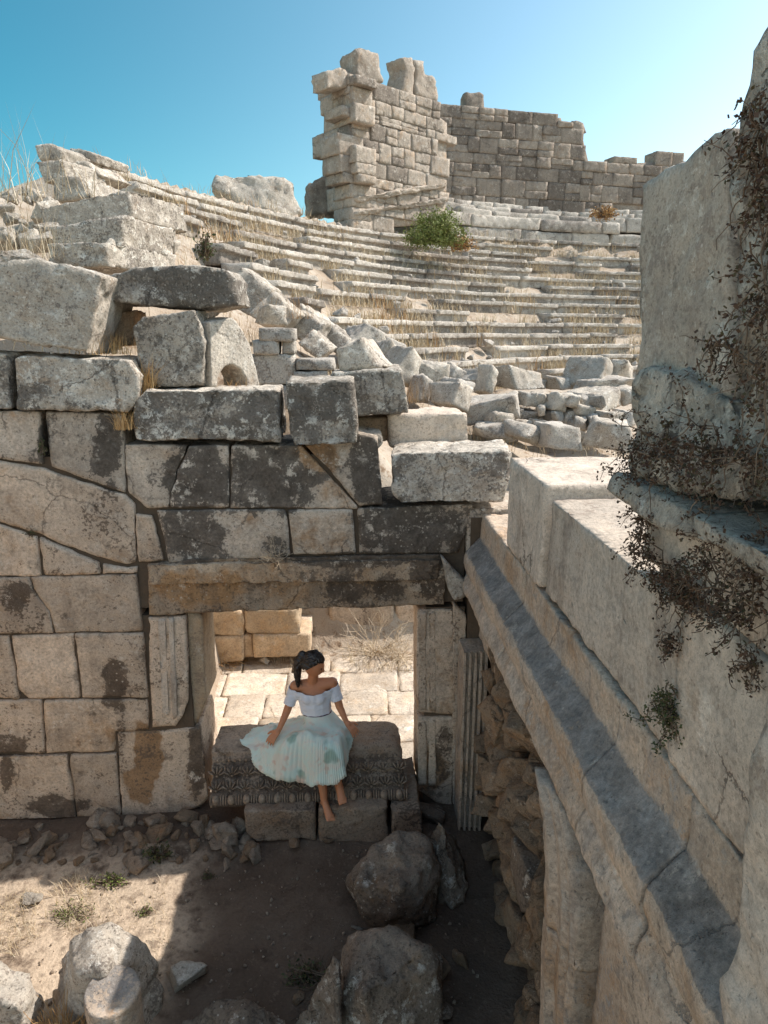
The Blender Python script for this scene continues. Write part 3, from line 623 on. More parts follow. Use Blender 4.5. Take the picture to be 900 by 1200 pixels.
# ------------------------------------------------------------------ tumbled stones between the wall and the seats
TB_ = [((408, 384, 440, 408), 13.6, .9, .4, .55), ((436, 404, 462, 432), 13.2, .9, .4, .6), ((488, 424, 520, 446), 13.6, .8, .3, .45), ((520, 446, 545, 468), 13.0, .8, .5, .4), ((300, 360, 328, 382), 10.5, .6, .4, .1), ((424, 430, 456, 452), 11.5, .6, .2, .2), ((500, 452, 548, 474), 12.5, .7, .3, .1), ((455, 412, 486, 446), 12.6, .7, .5, .5), ((470, 430, 512, 456), 12.8, .7, .2, .5), ((440, 398, 470, 420), 14.0, .8, .4, .2), ((514, 452, 550, 482), 11.6, .6, .7, .4), ((524, 430, 548, 450), 14.5, .6, .3, .6), ((546, 436, 566, 458), 14.2, .6, .6, .9), ((566, 432, 580, 462), 13.6, .5, .4, .3), ((588, 432, 632, 456), 14.0, .9, .5, .1), ((545, 470, 612, 498), 11.8, 1.2, -.3, -.12),
       ((680, 424, 716, 458), 14.0, .9, .7, .5), ((712, 424, 742, 446), 14.2, .8, .6, .4), ((690, 444, 742, 462), 13.4, .9, .2, -.12), ((686, 458, 728, 482), 12.6, .8, .35, -.1), ((728, 456, 750, 474), 12.8, .7, .2, -.1), ((640, 500, 676, 528), 10.6, .6, .2, 0), ((698, 496, 750, 530), 10.6, .7, -.3, .1), ((600, 498, 640, 520), 10.8, .6, .6, .3), ((560, 498, 600, 514), 11.2, .6, .1, 0), ((616, 446, 640, 456), 14.6, .6, 0, 0), ((648, 444, 676, 456), 14.4, .6, .3, .1), ((486, 440, 500, 470), 12.2, .4, .5, .2), ((575, 486, 600, 500), 11.5, .5, .3, .1)]
for k, (r, Y, dp, yw, tl) in enumerate(TB_):
    o = chunk('tumbled_block', r, Y, dp, M['pale' if k % 3 else 'seat'], seed=700+k, yaw=yw, tilt=tl, jit=.35, L=.09, big=.03, small=.012)
    tag(o, 'tumbled pale stone block lying between the wall and the seat rows', 'stone block', 'tumbled blocks below the seating', 'thing')
R = random.Random(5)
def low_row(x0, y0, x1, y1, hpx, Y0, Y1, n, lab, grp):
    ws = [R.uniform(.5, 1.7) for _ in range(n)]; tot = sum(ws); acc = 0
    for i in range(n):
        t0, t1 = acc/tot, (acc+ws[i]*.97)/tot; acc += ws[i]
        xa, xb = x0+(x1-x0)*t0, x0+(x1-x0)*t1; yy = y0+(y1-y0)*(t0+t1)/2+R.uniform(-3, 3); Y = Y0+(Y1-Y0)*t0+R.uniform(-.15, .15)
        o = chunk('rim_stone', (xa, yy, xb, yy+hpx*R.uniform(.7, 1.15)), Y, .6, M[R.choice(('pale', 'seat'))], yaw=R.uniform(-.3, .45), tilt=R.uniform(-.12, .12), jit=.3, L=.08, big=.025, small=.02)
        tag(o, lab, 'stone block', grp, 'thing')
low_row(596, 461, 706, 468, 17, 12.6, 12.2, 7, 'small squared stone in the top course of the curved rim', 'top course of the curved rim')
low_row(588, 482, 700, 478, 15, 12.5, 12.1, 6, 'rough stone in the second course of the curved rim', 'second course of the curved rim')
low_row(560, 505, 640, 492, 20, 12.3, 12.0, 4, 'pale stone in the low sunlit course of the curved rim', 'low course of the curved rim')
low_row(664, 494, 748, 480, 17, 12.0, 11.8, 5, 'thin slab in the course beside the pier foot', 'slab course beside the pier')

# ------------------------------------------------------------------ small rubble: shared rock meshes
ROCK = [rock_mesh(300+i, d, .075, 11, .03, .02, 1) for i, d in enumerate([(1, .8, .6), (1, .7, .8), (.9, 1, .5), (1, .6, .45), (.8, .8, .8), (1, .9, .7), (1, .5, .6), (.7, 1, .75)])]
RME = {}
def rock(name, P, size, mat, label, group, cat='stone', seed=0, squash=(1, 1, 1), parent=None, sink=.25):
    r = random.Random(seed*7919+13); k = r.randrange(len(ROCK)); key = (k, mat)
    if key not in RME:
        me = bpy.data.meshes.new('rock_mesh'); V, F = ROCK[k]; me.from_pydata(V.tolist(), [], F.tolist()); me.polygons.foreach_set('use_smooth', [True]*len(me.polygons)); me.materials.append(M[mat]); RME[key] = me
    o = bpy.data.objects.new(name, RME[key]); col.objects.link(o)
    s = np.array(squash)*size*r.uniform(.85, 1.15); o.scale = tuple(s); o.rotation_euler = (r.uniform(-.4, .4), r.uniform(-.4, .4), r.uniform(0, 6.28))
    loc = np.array(P, float)
    if parent is not None: loc = loc-parent_world(parent); o.parent = parent
    else: tag(o, label, cat, group, 'thing')
    o.location = tuple(loc); return o
def ground_at(px, py):
    z = 0.
    for _ in range(6): P = atZ(px, py, z); z = gz(P[0], P[1])
    return atZ(px, py, z)
R = random.Random(11); k = 0
for i in range(150):   # rubble bank at the foot of the doorway wall
    px, py = R.uniform(-10, 300), R.uniform(958, 1012)
    P = ground_at(px, py)
    if P[1] > 5.44: continue
    s = R.choice((.05, .07, .09, .13, .17, .24, .10)); P[2] += s*R.uniform(-.08, .12); k += 1
    rock('rubble_stone', P, s, R.choice(('rubble', 'bank', 'bank')), 'small angular rubble stone lying along the foot of the doorway wall', 'rubble along the wall foot', seed=k)
for (px, py, s, sq, lab) in ((262, 985, .30, (1, .7, 1.1), 'grey angular stone at the bank end beside the carved block'), (282, 972, .22, (.6, .6, 1.3), 'thin upright stone next to the carved block corner'), (112, 985, .27, (1.2, .7, .6), 'largest flat pale stone in the middle of the rubble bank'), (44, 1000, .24, (1.2, .7, .6), 'flat stone at the lower edge of the rubble bank'), (232, 975, .2, (.8, .7, 1), 'squarish pale stone in the rubble bank'), (8, 1012, .26, (1, .8, .7), 'reddish stone at the outer end of the rubble bank')):
    P = ground_at(px, py); rock('bank_stone', P+V3(0, 0, s*.2), s, 'bank', lab, 'larger stones of the rubble bank', seed=int(px), squash=sq)
for (px, py, s, sq, m, lab) in ((38, 1055, .17, (1.2, .8, .8), 'pale', 'small white sunlit stone on the dry grass'), (345, 990, .16, (1.6, .7, .5), 'rubble', 'flat stone lying before the threshold slabs'), (420, 1090, .09, (1.3, .7, .7), 'pale', 'tiny white stone beside the large boulder'), (386, 988, .14, (1, .8, .7), 'rubble', 'brown stone below the sitting woman'), (498, 958, .34, (1.3, .8, .7), 'boulder', 'dark block fallen at the foot of the plain door jamb'), (470, 1100, .3, (1, .7, .6), 'rubble', 'brown stone wedged between the two large boulders'), (512, 1140, .26, (1, .8, .7), 'rubble', 'brown stone lying between rubble wall and squared boulder'), (515, 1190, .22, (1.1, .8, .6), 'boulder', 'grey flake beside the squared boulder base'), (350, 1172, .12, (1, 1, .6), 'rubble', 'small stone beside the pointed shard'), (540, 1130, .22, (.8, .8, 1), 'rubble', 'dark stone at the foot of the rubble filling')):
    P = ground_at(px, py); rock('loose_stone', P+V3(0, 0, s*.15), s, m, lab, 'loose stones in the courtyard', seed=int(px)+3, squash=sq)
R = random.Random(21)
for i in range(70):   # stones on the slope between wall and seats
    x = R.choice([R.uniform(-3, 6), R.uniform(-6, -2)]); y = R.uniform(9.9, 15.5) if x > -1.5 else R.uniform(7.5, 14)
    if math.hypot(x-CX, y-CY) > RF and x > -1: continue
    s = R.choice((.2, .3, .45, .6)); rock('slope_stone', V3(x, y, gz(x, y)+s*.12), s, R.choice(('pale', 'pale', 'seat', 'loose')), 'weathered pale stone scattered on the dry slope behind the wall', 'stones scattered on the slope', seed=900+i)
R = random.Random(22)
for i in range(26):   # mound at the top corner
    px, py = R.uniform(-20, 60), R.uniform(225, 318)
    Y = 7.2+(318-py)/93*4; s = R.choice((.25, .35, .5)); rock('mound_stone', atY(px, py, Y), s, R.choice(('pale', 'loose')), 'rough stone on the grassy mound beside the stepped wall end', 'stones on the grassy mound', seed=1200+i)
R = random.Random(23)
for i in range(120):   # loose pieces on the seats
    th = R.uniform(TH1+.25, TH0-.02); row = R.randrange(0, NROW); r = RF+RUN*(row+R.uniform(.3, .8)); s = R.choice((.12, .18, .26, .38))
    rock('seat_fragment', V3(CX+r*math.cos(th), CY+r*math.sin(th), ZF+RISE*row+s*.2), s, 'seat', 'loose stone fragment lying on the seat rows', 'loose fragments on the seats', seed=1500+i)

# ------------------------------------------------------------------ courtyard boulders
def big_rock(name, px, py, dims, rot, mat, seed, lab, cat='boulder', dz=.0, n=13, L=.05):
    V, F = rock_mesh(seed, dims, L, n, .02, .012); V = V @ rotm(*rot).T
    P = ground_at(px, py); V = V+np.array([P[0], P[1], P[2]-V[:, 2].min()-dims[2]*.12+dz]); o = mk(name, V, F, M[mat]); return tag(o, lab, cat, None, 'thing')
def hull_rock(name, pts, mat, lab, cat='boulder', L=.045, seed=1, **kw):
    bm = bmesh.new(); [bm.verts.new(p) for p in pts]; r = bmesh.ops.convex_hull(bm, input=bm.verts)
    bmesh.ops.delete(bm, geom=[g for g in r['geom_interior'] if isinstance(g, bmesh.types.BMVert)], context='VERTS')
    V, F = finish(bm, L, seed, **{**dict(wear=1, big=.035, small=.024, lo=.0, chip=.15), **kw}); o = mk(name, V, F, M[mat]); return tag(o, lab, cat, None, 'thing')
def gp(px, py, z): return atZ(px, py, z)
# large boulder, squared boulder, leaning slab, pointed shard
hull_rock('boulder', [gp(407, 1035, .02), gp(430, 1085, 0), gp(512, 1080, 0), gp(520, 1000, .1), gp(409, 1020, .34), gp(432, 992, .50), gp(468, 975, .55), gp(500, 983, .5), gp(516, 1030, .32), gp(470, 1042, .52), gp(414, 1040, .42), gp(455, 1092, .05), gp(460, 990, 0), gp(505, 1010, .5)], 'boulder', 'large dark boulder with white lichen patch below the carved block', seed=31)
hull_rock('squared_boulder', [gp(400, 1110, .25), gp(398, 1215, 0), gp(520, 1215, 0), gp(512, 1120, .05), gp(418, 1088, .5), gp(460, 1085, .55), gp(506, 1108, .5), gp(515, 1130, .42), gp(425, 1165, .52), gp(403, 1150, .45), gp(440, 1240, .1)], 'boulder', 'flat-topped squared boulder in front of the large dark one', seed=32, small=.02)
hull_rock('leaning_slab', [gp(497, 985, .25), gp(513, 962, .62), gp(520, 968, .6), gp(545, 1060, .0), gp(508, 1050, .0), gp(535, 985, .2), gp(548, 1040, 0), gp(530, 1066, 0)], 'boulder', 'thin sharp slab leaning beside the large dark boulder', 'stone slab', seed=33)
hull_rock('pointed_shard', [gp(345, 1200, .1), gp(391, 1120, .62), gp(397, 1128, .6), gp(398, 1200, .3), gp(396, 1215, 0), gp(340, 1225, 0), gp(372, 1235, 0), gp(388, 1190, .05)], 'boulder', 'pointed shard standing on end at the squared boulder', 'stone slab', seed=34)
hull_rock('rounded_boulder', [gp(213, 1200, .12), gp(240, 1178, .24), gp(275, 1166, .3), gp(310, 1178, .26), gp(330, 1200, .14), gp(210, 1225, 0), gp(335, 1225, 0), gp(270, 1260, .2), gp(300, 1260, .15), gp(240, 1270, .1), gp(280, 1190, .34)], 'boulder', 'low rounded boulder with lichen dots at the shadow', seed=35, wear=5)
hull_rock('white_boulder', [gp(66, 1140, .25), gp(80, 1100, .6), gp(100, 1086, .68), gp(135, 1082, .68), gp(155, 1092, .62), gp(160, 1110, .5), gp(188, 1130, .3), gp(192, 1180, 0), gp(150, 1230, 0), gp(62, 1170, 0), gp(70, 1210, 0), gp(120, 1135, .7), gp(90, 1140, .62), gp(175, 1112, .4)], 'pale', 'large sunlit white boulder behind the column drum', seed=36, small=.02)
hull_rock('edge_boulder', [gp(-60, 1130, .4), gp(0, 1132, .5), gp(35, 1142, .46), gp(52, 1170, .3), gp(50, 1230, 0), gp(-60, 1240, 0), gp(20, 1180, .5), gp(-30, 1160, .55)], 'pale', 'pale sunlit boulder cut off by the frame corner', seed=37)
hull_rock('small_block', [gp(195, 1140, .02), gp(205, 1165, 0), gp(243, 1140, 0), gp(238, 1128, .03), gp(198, 1132, .16), gp(212, 1124, .18), gp(243, 1131, .15), gp(208, 1158, .13)], 'pale', 'small flat-topped pale block lying alone on the soil', 'stone block', seed=38, big=.01, small=.006)
# column drum
def drum(center, r, h, axis, seed):
    ax = np.array(axis, float); ax /= np.linalg.norm(ax); u = np.cross(ax, V3(0, 1, 0)); u /= np.linalg.norm(u); v = np.cross(ax, u)
    bm = bmesh.new(); n = 32; rings = []
    for t in (0, 1): rings.append([bm.verts.new(np.array(center)+u*math.cos(6.2832*i/n)*r+v*math.sin(6.2832*i/n)*r-ax*h*t) for i in range(n)])
    bm.faces.new(rings[0]); bm.faces.new(rings[1][::-1])
    for i in range(n): bm.faces.new((rings[0][i], rings[1][i], rings[1][(i+1) % n], rings[0][(i+1) % n]))
    return finish(bm, .04, seed, wear=1, big=.006, small=.005, lo=.0, chip=.35)
V, F = drum(gp(131, 1160, .62), .155, .75, (.03, -.10, 1), 51); o = mk('column_drum', V, F, M['cornice'], attrs={'pat': .18+.5*(V[:, 2] > .58)*sstep(-.25, .3, fbm(V*5, 2))}); tag(o, 'upright round column drum with flat top before the white boulder', 'column drum', kind='thing')

# ------------------------------------------------------------------ threshold, carved block
for px, lab in (([(286, 951), (370, 950), (371, 986), (300, 988), (288, 975)], 'broad worn threshold slab under the carved block, next to the bank'), ([(373, 949), (455, 946), (456, 990), (374, 990)], 'worn threshold slab under the woman and her foot'), ([(458, 950), (492, 948), (496, 976), (459, 980)], 'narrow threshold slab beside the plain door jamb')):
    f = [atY(x, y, 5.1) for x, y in px]
    V, F = finish(bm_poly(f, V3(0, .75, .02)), .04, nseed(), wear=1, big=.015, small=.010); o = mk('threshold_slab', V, F, M['carved']); tag(o, lab, 'threshold slab', 'threshold slabs of the doorway', 'thing')
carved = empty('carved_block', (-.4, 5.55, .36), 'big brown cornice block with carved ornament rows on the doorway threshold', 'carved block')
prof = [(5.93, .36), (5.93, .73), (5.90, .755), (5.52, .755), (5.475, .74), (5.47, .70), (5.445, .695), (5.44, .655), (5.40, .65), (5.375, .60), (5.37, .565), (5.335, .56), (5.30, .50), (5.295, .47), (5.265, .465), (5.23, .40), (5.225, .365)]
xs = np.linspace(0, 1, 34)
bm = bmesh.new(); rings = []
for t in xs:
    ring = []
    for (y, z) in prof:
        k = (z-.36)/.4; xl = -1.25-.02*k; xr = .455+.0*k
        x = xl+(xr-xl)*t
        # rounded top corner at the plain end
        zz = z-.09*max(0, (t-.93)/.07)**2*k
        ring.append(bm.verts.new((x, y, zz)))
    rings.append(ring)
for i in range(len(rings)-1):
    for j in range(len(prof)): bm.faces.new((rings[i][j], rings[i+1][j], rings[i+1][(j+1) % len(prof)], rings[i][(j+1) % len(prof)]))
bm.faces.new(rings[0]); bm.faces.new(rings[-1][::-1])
V, F = finish(bm, .035, 77, wear=1, big=.012, small=.006, lo=.2); mk('block_body', V, F, M['carved'], carved, attrs={'pat': .6*sstep(5.46, 5.43, V[:, 1])*(V[:, 0] > -1.24)-.15})  # dirt tone in the ornament bands, also painted in as shade behind the carving
def ellipsoids(specs, nu=8, nv=6):
    VV, FF, n0 = [], [], 0
    for (c, u, v, w) in specs:
        P = []
        for i in range(nv+1):
            a = math.pi*i/nv
            for j in range(nu):
                b = 2*math.pi*j/nu; P.append(np.array(c)+np.array(u)*math.sin(a)*math.cos(b)+np.array(v)*math.cos(a)+np.array(w)*math.sin(a)*math.sin(b))
        Fs = [(n0+i*nu+j, n0+i*nu+(j+1) % nu, n0+(i+1)*nu+(j+1) % nu, n0+(i+1)*nu+j) for i in range(nv) for j in range(nu)]
        VV += P; FF += Fs; n0 += len(P)
    return np.array(VV), FF
R = random.Random(3)
def ornament(y0, z0, y1, z1, step, kind):
    s = []; n = V3(0, -(z0-z1), (y0-y1)); n = n/np.linalg.norm(n); d = V3(0, y1-y0, z1-z0); l = np.linalg.norm(d); d /= l; c0 = V3(0, (y0+y1)/2, (z0+z1)/2); i = 0; x = -1.21
    while x < .42:
        if R.random() > .06:
            c = c0+V3(x, 0, 0)
            if kind == 'egg':
                s.append((c+n*.004, V3(step*.26, 0, 0), d*l*.42, n*.034)); s.append((c+V3(step*.5, 0, 0), V3(step*.07, 0, 0), d*l*.46, n*.03))
                for sg in (-1, 1): s.append((c+V3(sg*step*.34, 0, 0)+d*l*.02, V3(step*.05, 0, 0)+d*sg*.01, d*l*.45, n*.028))
            elif kind == 'leaf':
                ux = V3(1, 0, 0)
                for q in (-62, -31, 0, 31, 62):
                    rd = ux*math.sin(math.radians(q))*step*.42-d*math.cos(math.radians(q))*l*.52; ln = np.linalg.norm(rd); rd /= ln; tn = np.cross(rd, n)
                    s.append((c+d*l*.40+rd*ln*.95, tn*step*.068, rd*ln*.75, n*.042))
                s.append((c+V3(step*.5, 0, 0)-d*l*.18, V3(step*.07, 0, 0), d*l*.25, n*.02)); s.append((c+d*l*.42, V3(step*.12, 0, 0), d*l*.12, n*.03))
            else: s.append((c, V3(step*.28, 0, 0), d*l*.45, n*.014))
        x += step
    return s
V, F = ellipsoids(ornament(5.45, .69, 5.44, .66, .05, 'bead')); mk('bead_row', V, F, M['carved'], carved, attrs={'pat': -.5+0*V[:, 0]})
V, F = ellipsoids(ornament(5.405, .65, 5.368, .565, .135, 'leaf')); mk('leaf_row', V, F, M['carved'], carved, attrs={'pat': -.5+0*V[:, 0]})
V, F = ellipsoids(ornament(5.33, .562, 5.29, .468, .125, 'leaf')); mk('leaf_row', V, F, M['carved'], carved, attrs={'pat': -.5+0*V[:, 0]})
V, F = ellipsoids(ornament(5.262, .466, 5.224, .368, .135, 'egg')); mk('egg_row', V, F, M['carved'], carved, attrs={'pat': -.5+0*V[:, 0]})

# ------------------------------------------------------------------ paved floor and low wall seen through the doorway
R = random.Random(8); y = 6.12; floor = []
while y < 8.3:
    h = R.uniform(.4, .75); x = -2.1+R.uniform(-.3, 0)
    while x < 1.6:
        w_ = R.uniform(.4, .95); floor.append((x, x+w_, y, y+h)); x += w_
    y += h
for i, (x0, x1, y0, y1) in enumerate(floor):
    o = box_stone('paving_slab', x0+.004, x1-.004, y0+.004, y1-.004, -.1, .06+R.uniform(-.012, .012), M['pave'], L=.07, jit=.018, wear=1, big=.012, small=.006)
    tag(o, 'pale sunlit paving slab in the floor beyond the doorway', 'paving slab', 'paving slabs beyond the doorway', 'thing')
lw = empty('low_wall', (-1.2, 8.5, 0), 'low ochre stone wall across the floor beyond the doorway', 'stone wall')
LW = [((200, 715, 286, 745), 8.45), ((287, 713, 351, 742), 8.45), ((190, 746, 238, 778), 8.42), ((239, 746, 285, 776), 8.42), ((286, 744, 296, 770), 8.47), ((297, 743, 364, 770), 8.42), ((351, 728, 366, 742), 8.9), ((386, 708, 462, 744), 9.1), ((463, 706, 520, 742), 9.12), ((366, 706, 386, 746), 9.15), ((190, 690, 300, 713), 8.5), ((301, 690, 352, 712), 8.5), ((370, 685, 440, 706), 9.15), ((441, 684, 520, 705), 9.15)]
for r, Y in LW:
    a = atY(r[0], r[3], Y); b = atY(r[2], r[1], Y)
    box_stone('wall_stone', a[0], b[0], Y, Y+.5, a[2]-.02, b[2], M['ochre' if r[0] < 350 else 'wall'], lw, L=.08, jit=.008, wear=2, big=.012)
P = atZ(310, 776, .08); rock('white_stone', P+V3(0, 0, .03), .16, 'pale', 'small white stone at the base of the low wall', None, seed=4)

# ------------------------------------------------------------------ side wall with cornice
side = empty('side_wall', (1.5, 2.5, 0), 'long pale side wall with dark sloping cornice running toward the camera', 'stone wall')
def profile_run(name, prof, y0, y1, mat, parent, pat=None, L=.05, seed=0, **kw):
    """extrude an (x, z) profile along y; PAT gives weathering per profile point"""
    n = max(2, int(abs(y1-y0)/.08)); bm = bmesh.new(); rings = []
    for i in range(n+1):
        y = y0+(y1-y0)*i/n; rings.append([bm.verts.new((x, y, z)) for x, z in prof])
    m = len(prof)
    for i in range(n):
        for j in range(m): bm.faces.new((rings[i][j], rings[i+1][j], rings[i+1][(j+1) % m], rings[i][(j+1) % m]))
    bm.faces.new(rings[0]); bm.faces.new(rings[-1][::-1])
    refine(bm, L); V0, F = arrays(bm); bm.free()
    at = {}
    if pat: at['pat'] = pat(V0)
    V = weather(V0, F, seed, **kw); return mk(name, V, F, mat, parent, attrs=at)
CP_ = [(1.10, 2.945), (1.10, 2.735), (.978, 2.605), (.968, 2.56), (.972, 2.49), (.995, 2.43), (.975, 2.39), (.955, 2.35), (.95, 2.305), (.968, 2.272), (1.02, 2.268), (1.75, 2.268), (1.75, 2.945)]
def cpat(V):
    on = sstep(2.585, 2.62, V[:, 2])*(1-sstep(2.715, 2.75, V[:, 2]))*(V[:, 0] < 1.2)
    return on*(1.15+.7*fbm(V*2.2, 3))-.2*(1-on)+.5*(1-on)*fbm(V*1.3+5, 3)
for i, (y0, y1) in enumerate(((5.46, 4.03), (4.018, 2.468), (2.458, 1.868), (1.858, .85), (.84, -.6))):
    cb = profile_run('cornice_block', CP_, y0, y1, M['cornice'], side, cpat, L=.035, seed=400+i, wear=1, big=.010, small=.006, lo=.2, chip=.8)
# blocks above the cornice
for (y0, y1, z0, z1, xo) in ((3.69, 4.55, 2.956, 3.575, 1.10), (2.075, 3.625, 2.958, 3.505, 1.118), (.95, 2.048, 2.957, 3.56, 1.10), (-.6, .94, 2.952, 3.56, 1.105), (.95, 2.46, 3.565, 3.79, 1.12), (-.6, .94, 3.565, 3.8, 1.12)):
    box_stone('stone_block', xo, 1.9, y0, y1, z0, z1, M['side'], side, L=.05, jit=.004, wear=1, big=.010, small=.004, lo=.15)
# plain wall under the cornice, near side of the walled-up door
for (y0, y1, z0, z1) in ((.9, 2.20, 1.15, 2.262), (-.6, .89, 1.15, 2.262), (1.35, 2.18, -.1, 1.142), (-.6, 1.34, -.1, 1.142), (4.6, 5.48, 1.82, 2.262)):
    box_stone('stone_block', .995 if y0 < 4 else 1.12, 1.8, y0, y1, z0, z1, M['cornice'], side, L=.06, jit=.003, wear=1, big=.010, small=.005, lo=.1)
# moulded upright of the walled-up door
UP = [(0, .0), (.05, .0), (.06, .12), (.02, .15), (.03, .25), (.0, .28), (.025, .36), (0, .40)]
bm = bmesh.new(); rings = []
for z in (-.1, .5, 1.1, 1.62): 
    y0 = 2.60+.16*(z/2.2); rings.append([bm.verts.new((.985-dx, y0-dy*.8, z)) for dx, dy in UP]+[bm.verts.new((1.3, y0-.32, z)), bm.verts.new((1.3, y0, z))])
for i in range(3):
    for j in range(10): bm.faces.new((rings[i][j], rings[i+1][j], rings[i+1][(j+1) % 10], rings[i][(j+1) % 10]))
bm.faces.new(rings[0]); bm.faces.new(rings[-1][::-1])
V, F = finish(bm, .045, 88, wear=1, big=.008, small=.004, lo=.05, chip=.3); mk('door_upright', V, F, M['cornice'], side)
bm = bmesh.new(); rings = []
for z in (1.63, 1.9, 2.1, 2.262):
    y0 = 2.72+.05*(z-1.62)+(.22*max(0, (z-1.95)/.3)**2); rings.append([bm.verts.new((.975-dx, y0-dy*.85, z)) for dx, dy in UP]+[bm.verts.new((1.3, y0-.36, z)), bm.verts.new((1.3, y0, z))])
for i in range(3):
    for j in range(10): bm.faces.new((rings[i][j], rings[i+1][j], rings[i+1][(j+1) % 10], rings[i][(j+1) % 10]))
bm.faces.new(rings[0]); bm.faces.new(rings[-1][::-1])
V, F = finish(bm, .045, 89, wear=1, big=.008, small=.004, lo=.05, chip=.3); mk('door_upright', V, F, M['cornice'], side)
# fluted pilaster in the corner
bm = bmesh.new(); pr = [(.945, 5.48)]
for i in range(4): x = .945+.046*i; pr += [(x, 5.20), (x+.020, 5.195), (x+.024, 5.235), (x+.042, 5.235)]
pr += [(1.13, 5.20), (1.15, 5.20), (1.15, 5.48)]; rings = [[bm.verts.new((x, y, z)) for x, y in pr] for z in np.linspace(-.1, 1.80, 14)]
for i in range(13):
    for j in range(len(pr)): bm.faces.new((rings[i][j], rings[i+1][j], rings[i+1][(j+1) % len(pr)], rings[i][(j+1) % len(pr)]))
bm.faces.new(rings[0]); bm.faces.new(rings[-1][::-1])
V, F = finish(bm, .07, 90, wear=0, big=.006, small=.004, lo=0, chip=0); mk('fluted_pilaster', V, F, M['cornice'], side, smooth=False)
V, F = arrays(bm_hexa(box_c8(1.34, 1.9, -.6, 5.48, -.2, 2.265))); 
mk('wall_core', V, [tuple(f) for f in F], M['core'], side, smooth=False)
# rubble filling of the old door
rub = empty('rubble_filling', (1.2, 3.8, 0), 'rough brown rubble filling the blocked door in the side wall', 'rubble wall')
R = random.Random(14); n = 0
for zi, z in enumerate(np.arange(.06, 2.2, .2)):
    y = 2.75+R.uniform(0, .15)
    while y < 5.0:
        s = R.uniform(.17, .42); n += 1
        if n <= 98: rock('filling_stone', V3(1.2+R.uniform(-.06, .08)+.05*(z < 1), y+s*.4, z+R.uniform(-.07, .07)), max(s, .25)*1.2, 'rubble', None, None, seed=2000+n, squash=(.9, R.uniform(.8, 1.2), R.uniform(.65, 1.05)), parent=rub)
        y += s*.85
box_stone('filling_stone', 1.03, 1.3, 3.35, 3.72, .95, 1.25, M['boulder'], rub, L=.05, jit=.03)
# upright slab (pier) and its flared foot
pier = empty('wall_pier', (1.3, 2.2, 3.8), 'tall pale upright pier standing on the side wall', 'stone pier')
f = shrink([atX(x, y, 1.10) for x, y in ((745, 436), (857, 470), (855, 300), (853, 150), (838, 156), (806, 182), (778, 196), (762, 207), (750, 216), (748, 320))], .002)
V, F = finish(bm_poly(f, V3(.75, 0, 0)), .045, 94, wear=1, big=.008, small=.007, lo=.1, chip=.4); mk('pier_slab', V, F, M['pier'], pier, attrs={'pat': -.05+.25*fbm(V*1.5, 2)})
f = [atX(x, y, 1.06) for x, y in ((739, 548), (742, 500), (746, 462), (752, 436), (800, 442), (850, 462), (868, 520), (872, 590), (800, 570))]
V, F = finish(bm_poly(f, V3(.8, 0, 0)), .045, 97, wear=1, big=.03, small=.026, lo=.1, chip=.3); mk('pier_foot', V, F, M['loose'], pier, attrs={'pat': -.4+0*V[:, 0]})
box_stone('pier_core', 1.32, 1.9, .6, 2.3, 3.9, 4.9, M['side'], pier, L=.1)
box_stone('ledge_stone', .985, 1.8, 1.9, 2.52, 3.80, 3.895, M['pale'], pier, L=.05, jit=.02, wear=3)
box_stone('ledge_stone', 1.0, 1.8, 1.05, 1.86, 3.81, 3.90, M['pale'], pier, L=.05, jit=.02, wear=3)
f = [atX(x, y, 1.04) for x, y in ((864, 560), (862, 400), (861, 180), (861, 140), (872, 100), (880, 60), (898, 14), (980, -90), (1250, -90), (1250, 560))]
V, F = finish(bm_poly(f, V3(.7, 0, 0)), .05, 95, wear=1, big=.03, small=.015, lo=.2, chip=.4); mk('pier_slab', V, F, M['loose'], pier)
f = [atX(x, y, .90) for x, y in ((906, 640), (893, 800), (889, 860), (878, 960), (861, 990), (856, 1050), (849, 1165), (845, 1260), (860, 1900), (1500, 1900), (1500, 640))]
V, F = finish(bm_poly(f, V3(.25, 0, 0)), .05, 96, wear=3, big=.03, small=.01, lo=.5); o = mk('rough_buttress', V, F, M['side']); tag(o, 'rough grey stone buttress against the near end of the side wall', 'stone pier', kind='thing')

# unseen wall added out of view to keep the courtyard darker
def shade_wall(name, x0, x1, y0, y1, hgt, lab):
    t = empty(name, ((x0+x1)/2, (y0+y1)/2, 0), lab, 'stone wall'); R = np.random.RandomState(int(abs(x0*10+y0))); z = -.2; lx = (x1-x0) > (y1-y0)
    while z < hgt:
        a, b = (x0, x1) if lx else (y0, y1); h = .62
        while a < b-.05:
            w_ = min(R.uniform(.8, 1.5), b-a)
            if z < hgt-.7 or R.rand() > .35:
                p = (a, a+w_-.006, y0, y1) if lx else (x0, x1, a, a+w_-.006)
                box_stone('stone_block', p[0], p[1], p[2], p[3], z, z+h-.006, M['wall'], t, L=.25, jit=.008)
            a += w_
        z += h
shade_wall('added_shade_wall', -5.6, -4.9, -1.0, 5.45, 3.6, 'unseen coursed ashlar wall added opposite the side wall to darken the courtyard')
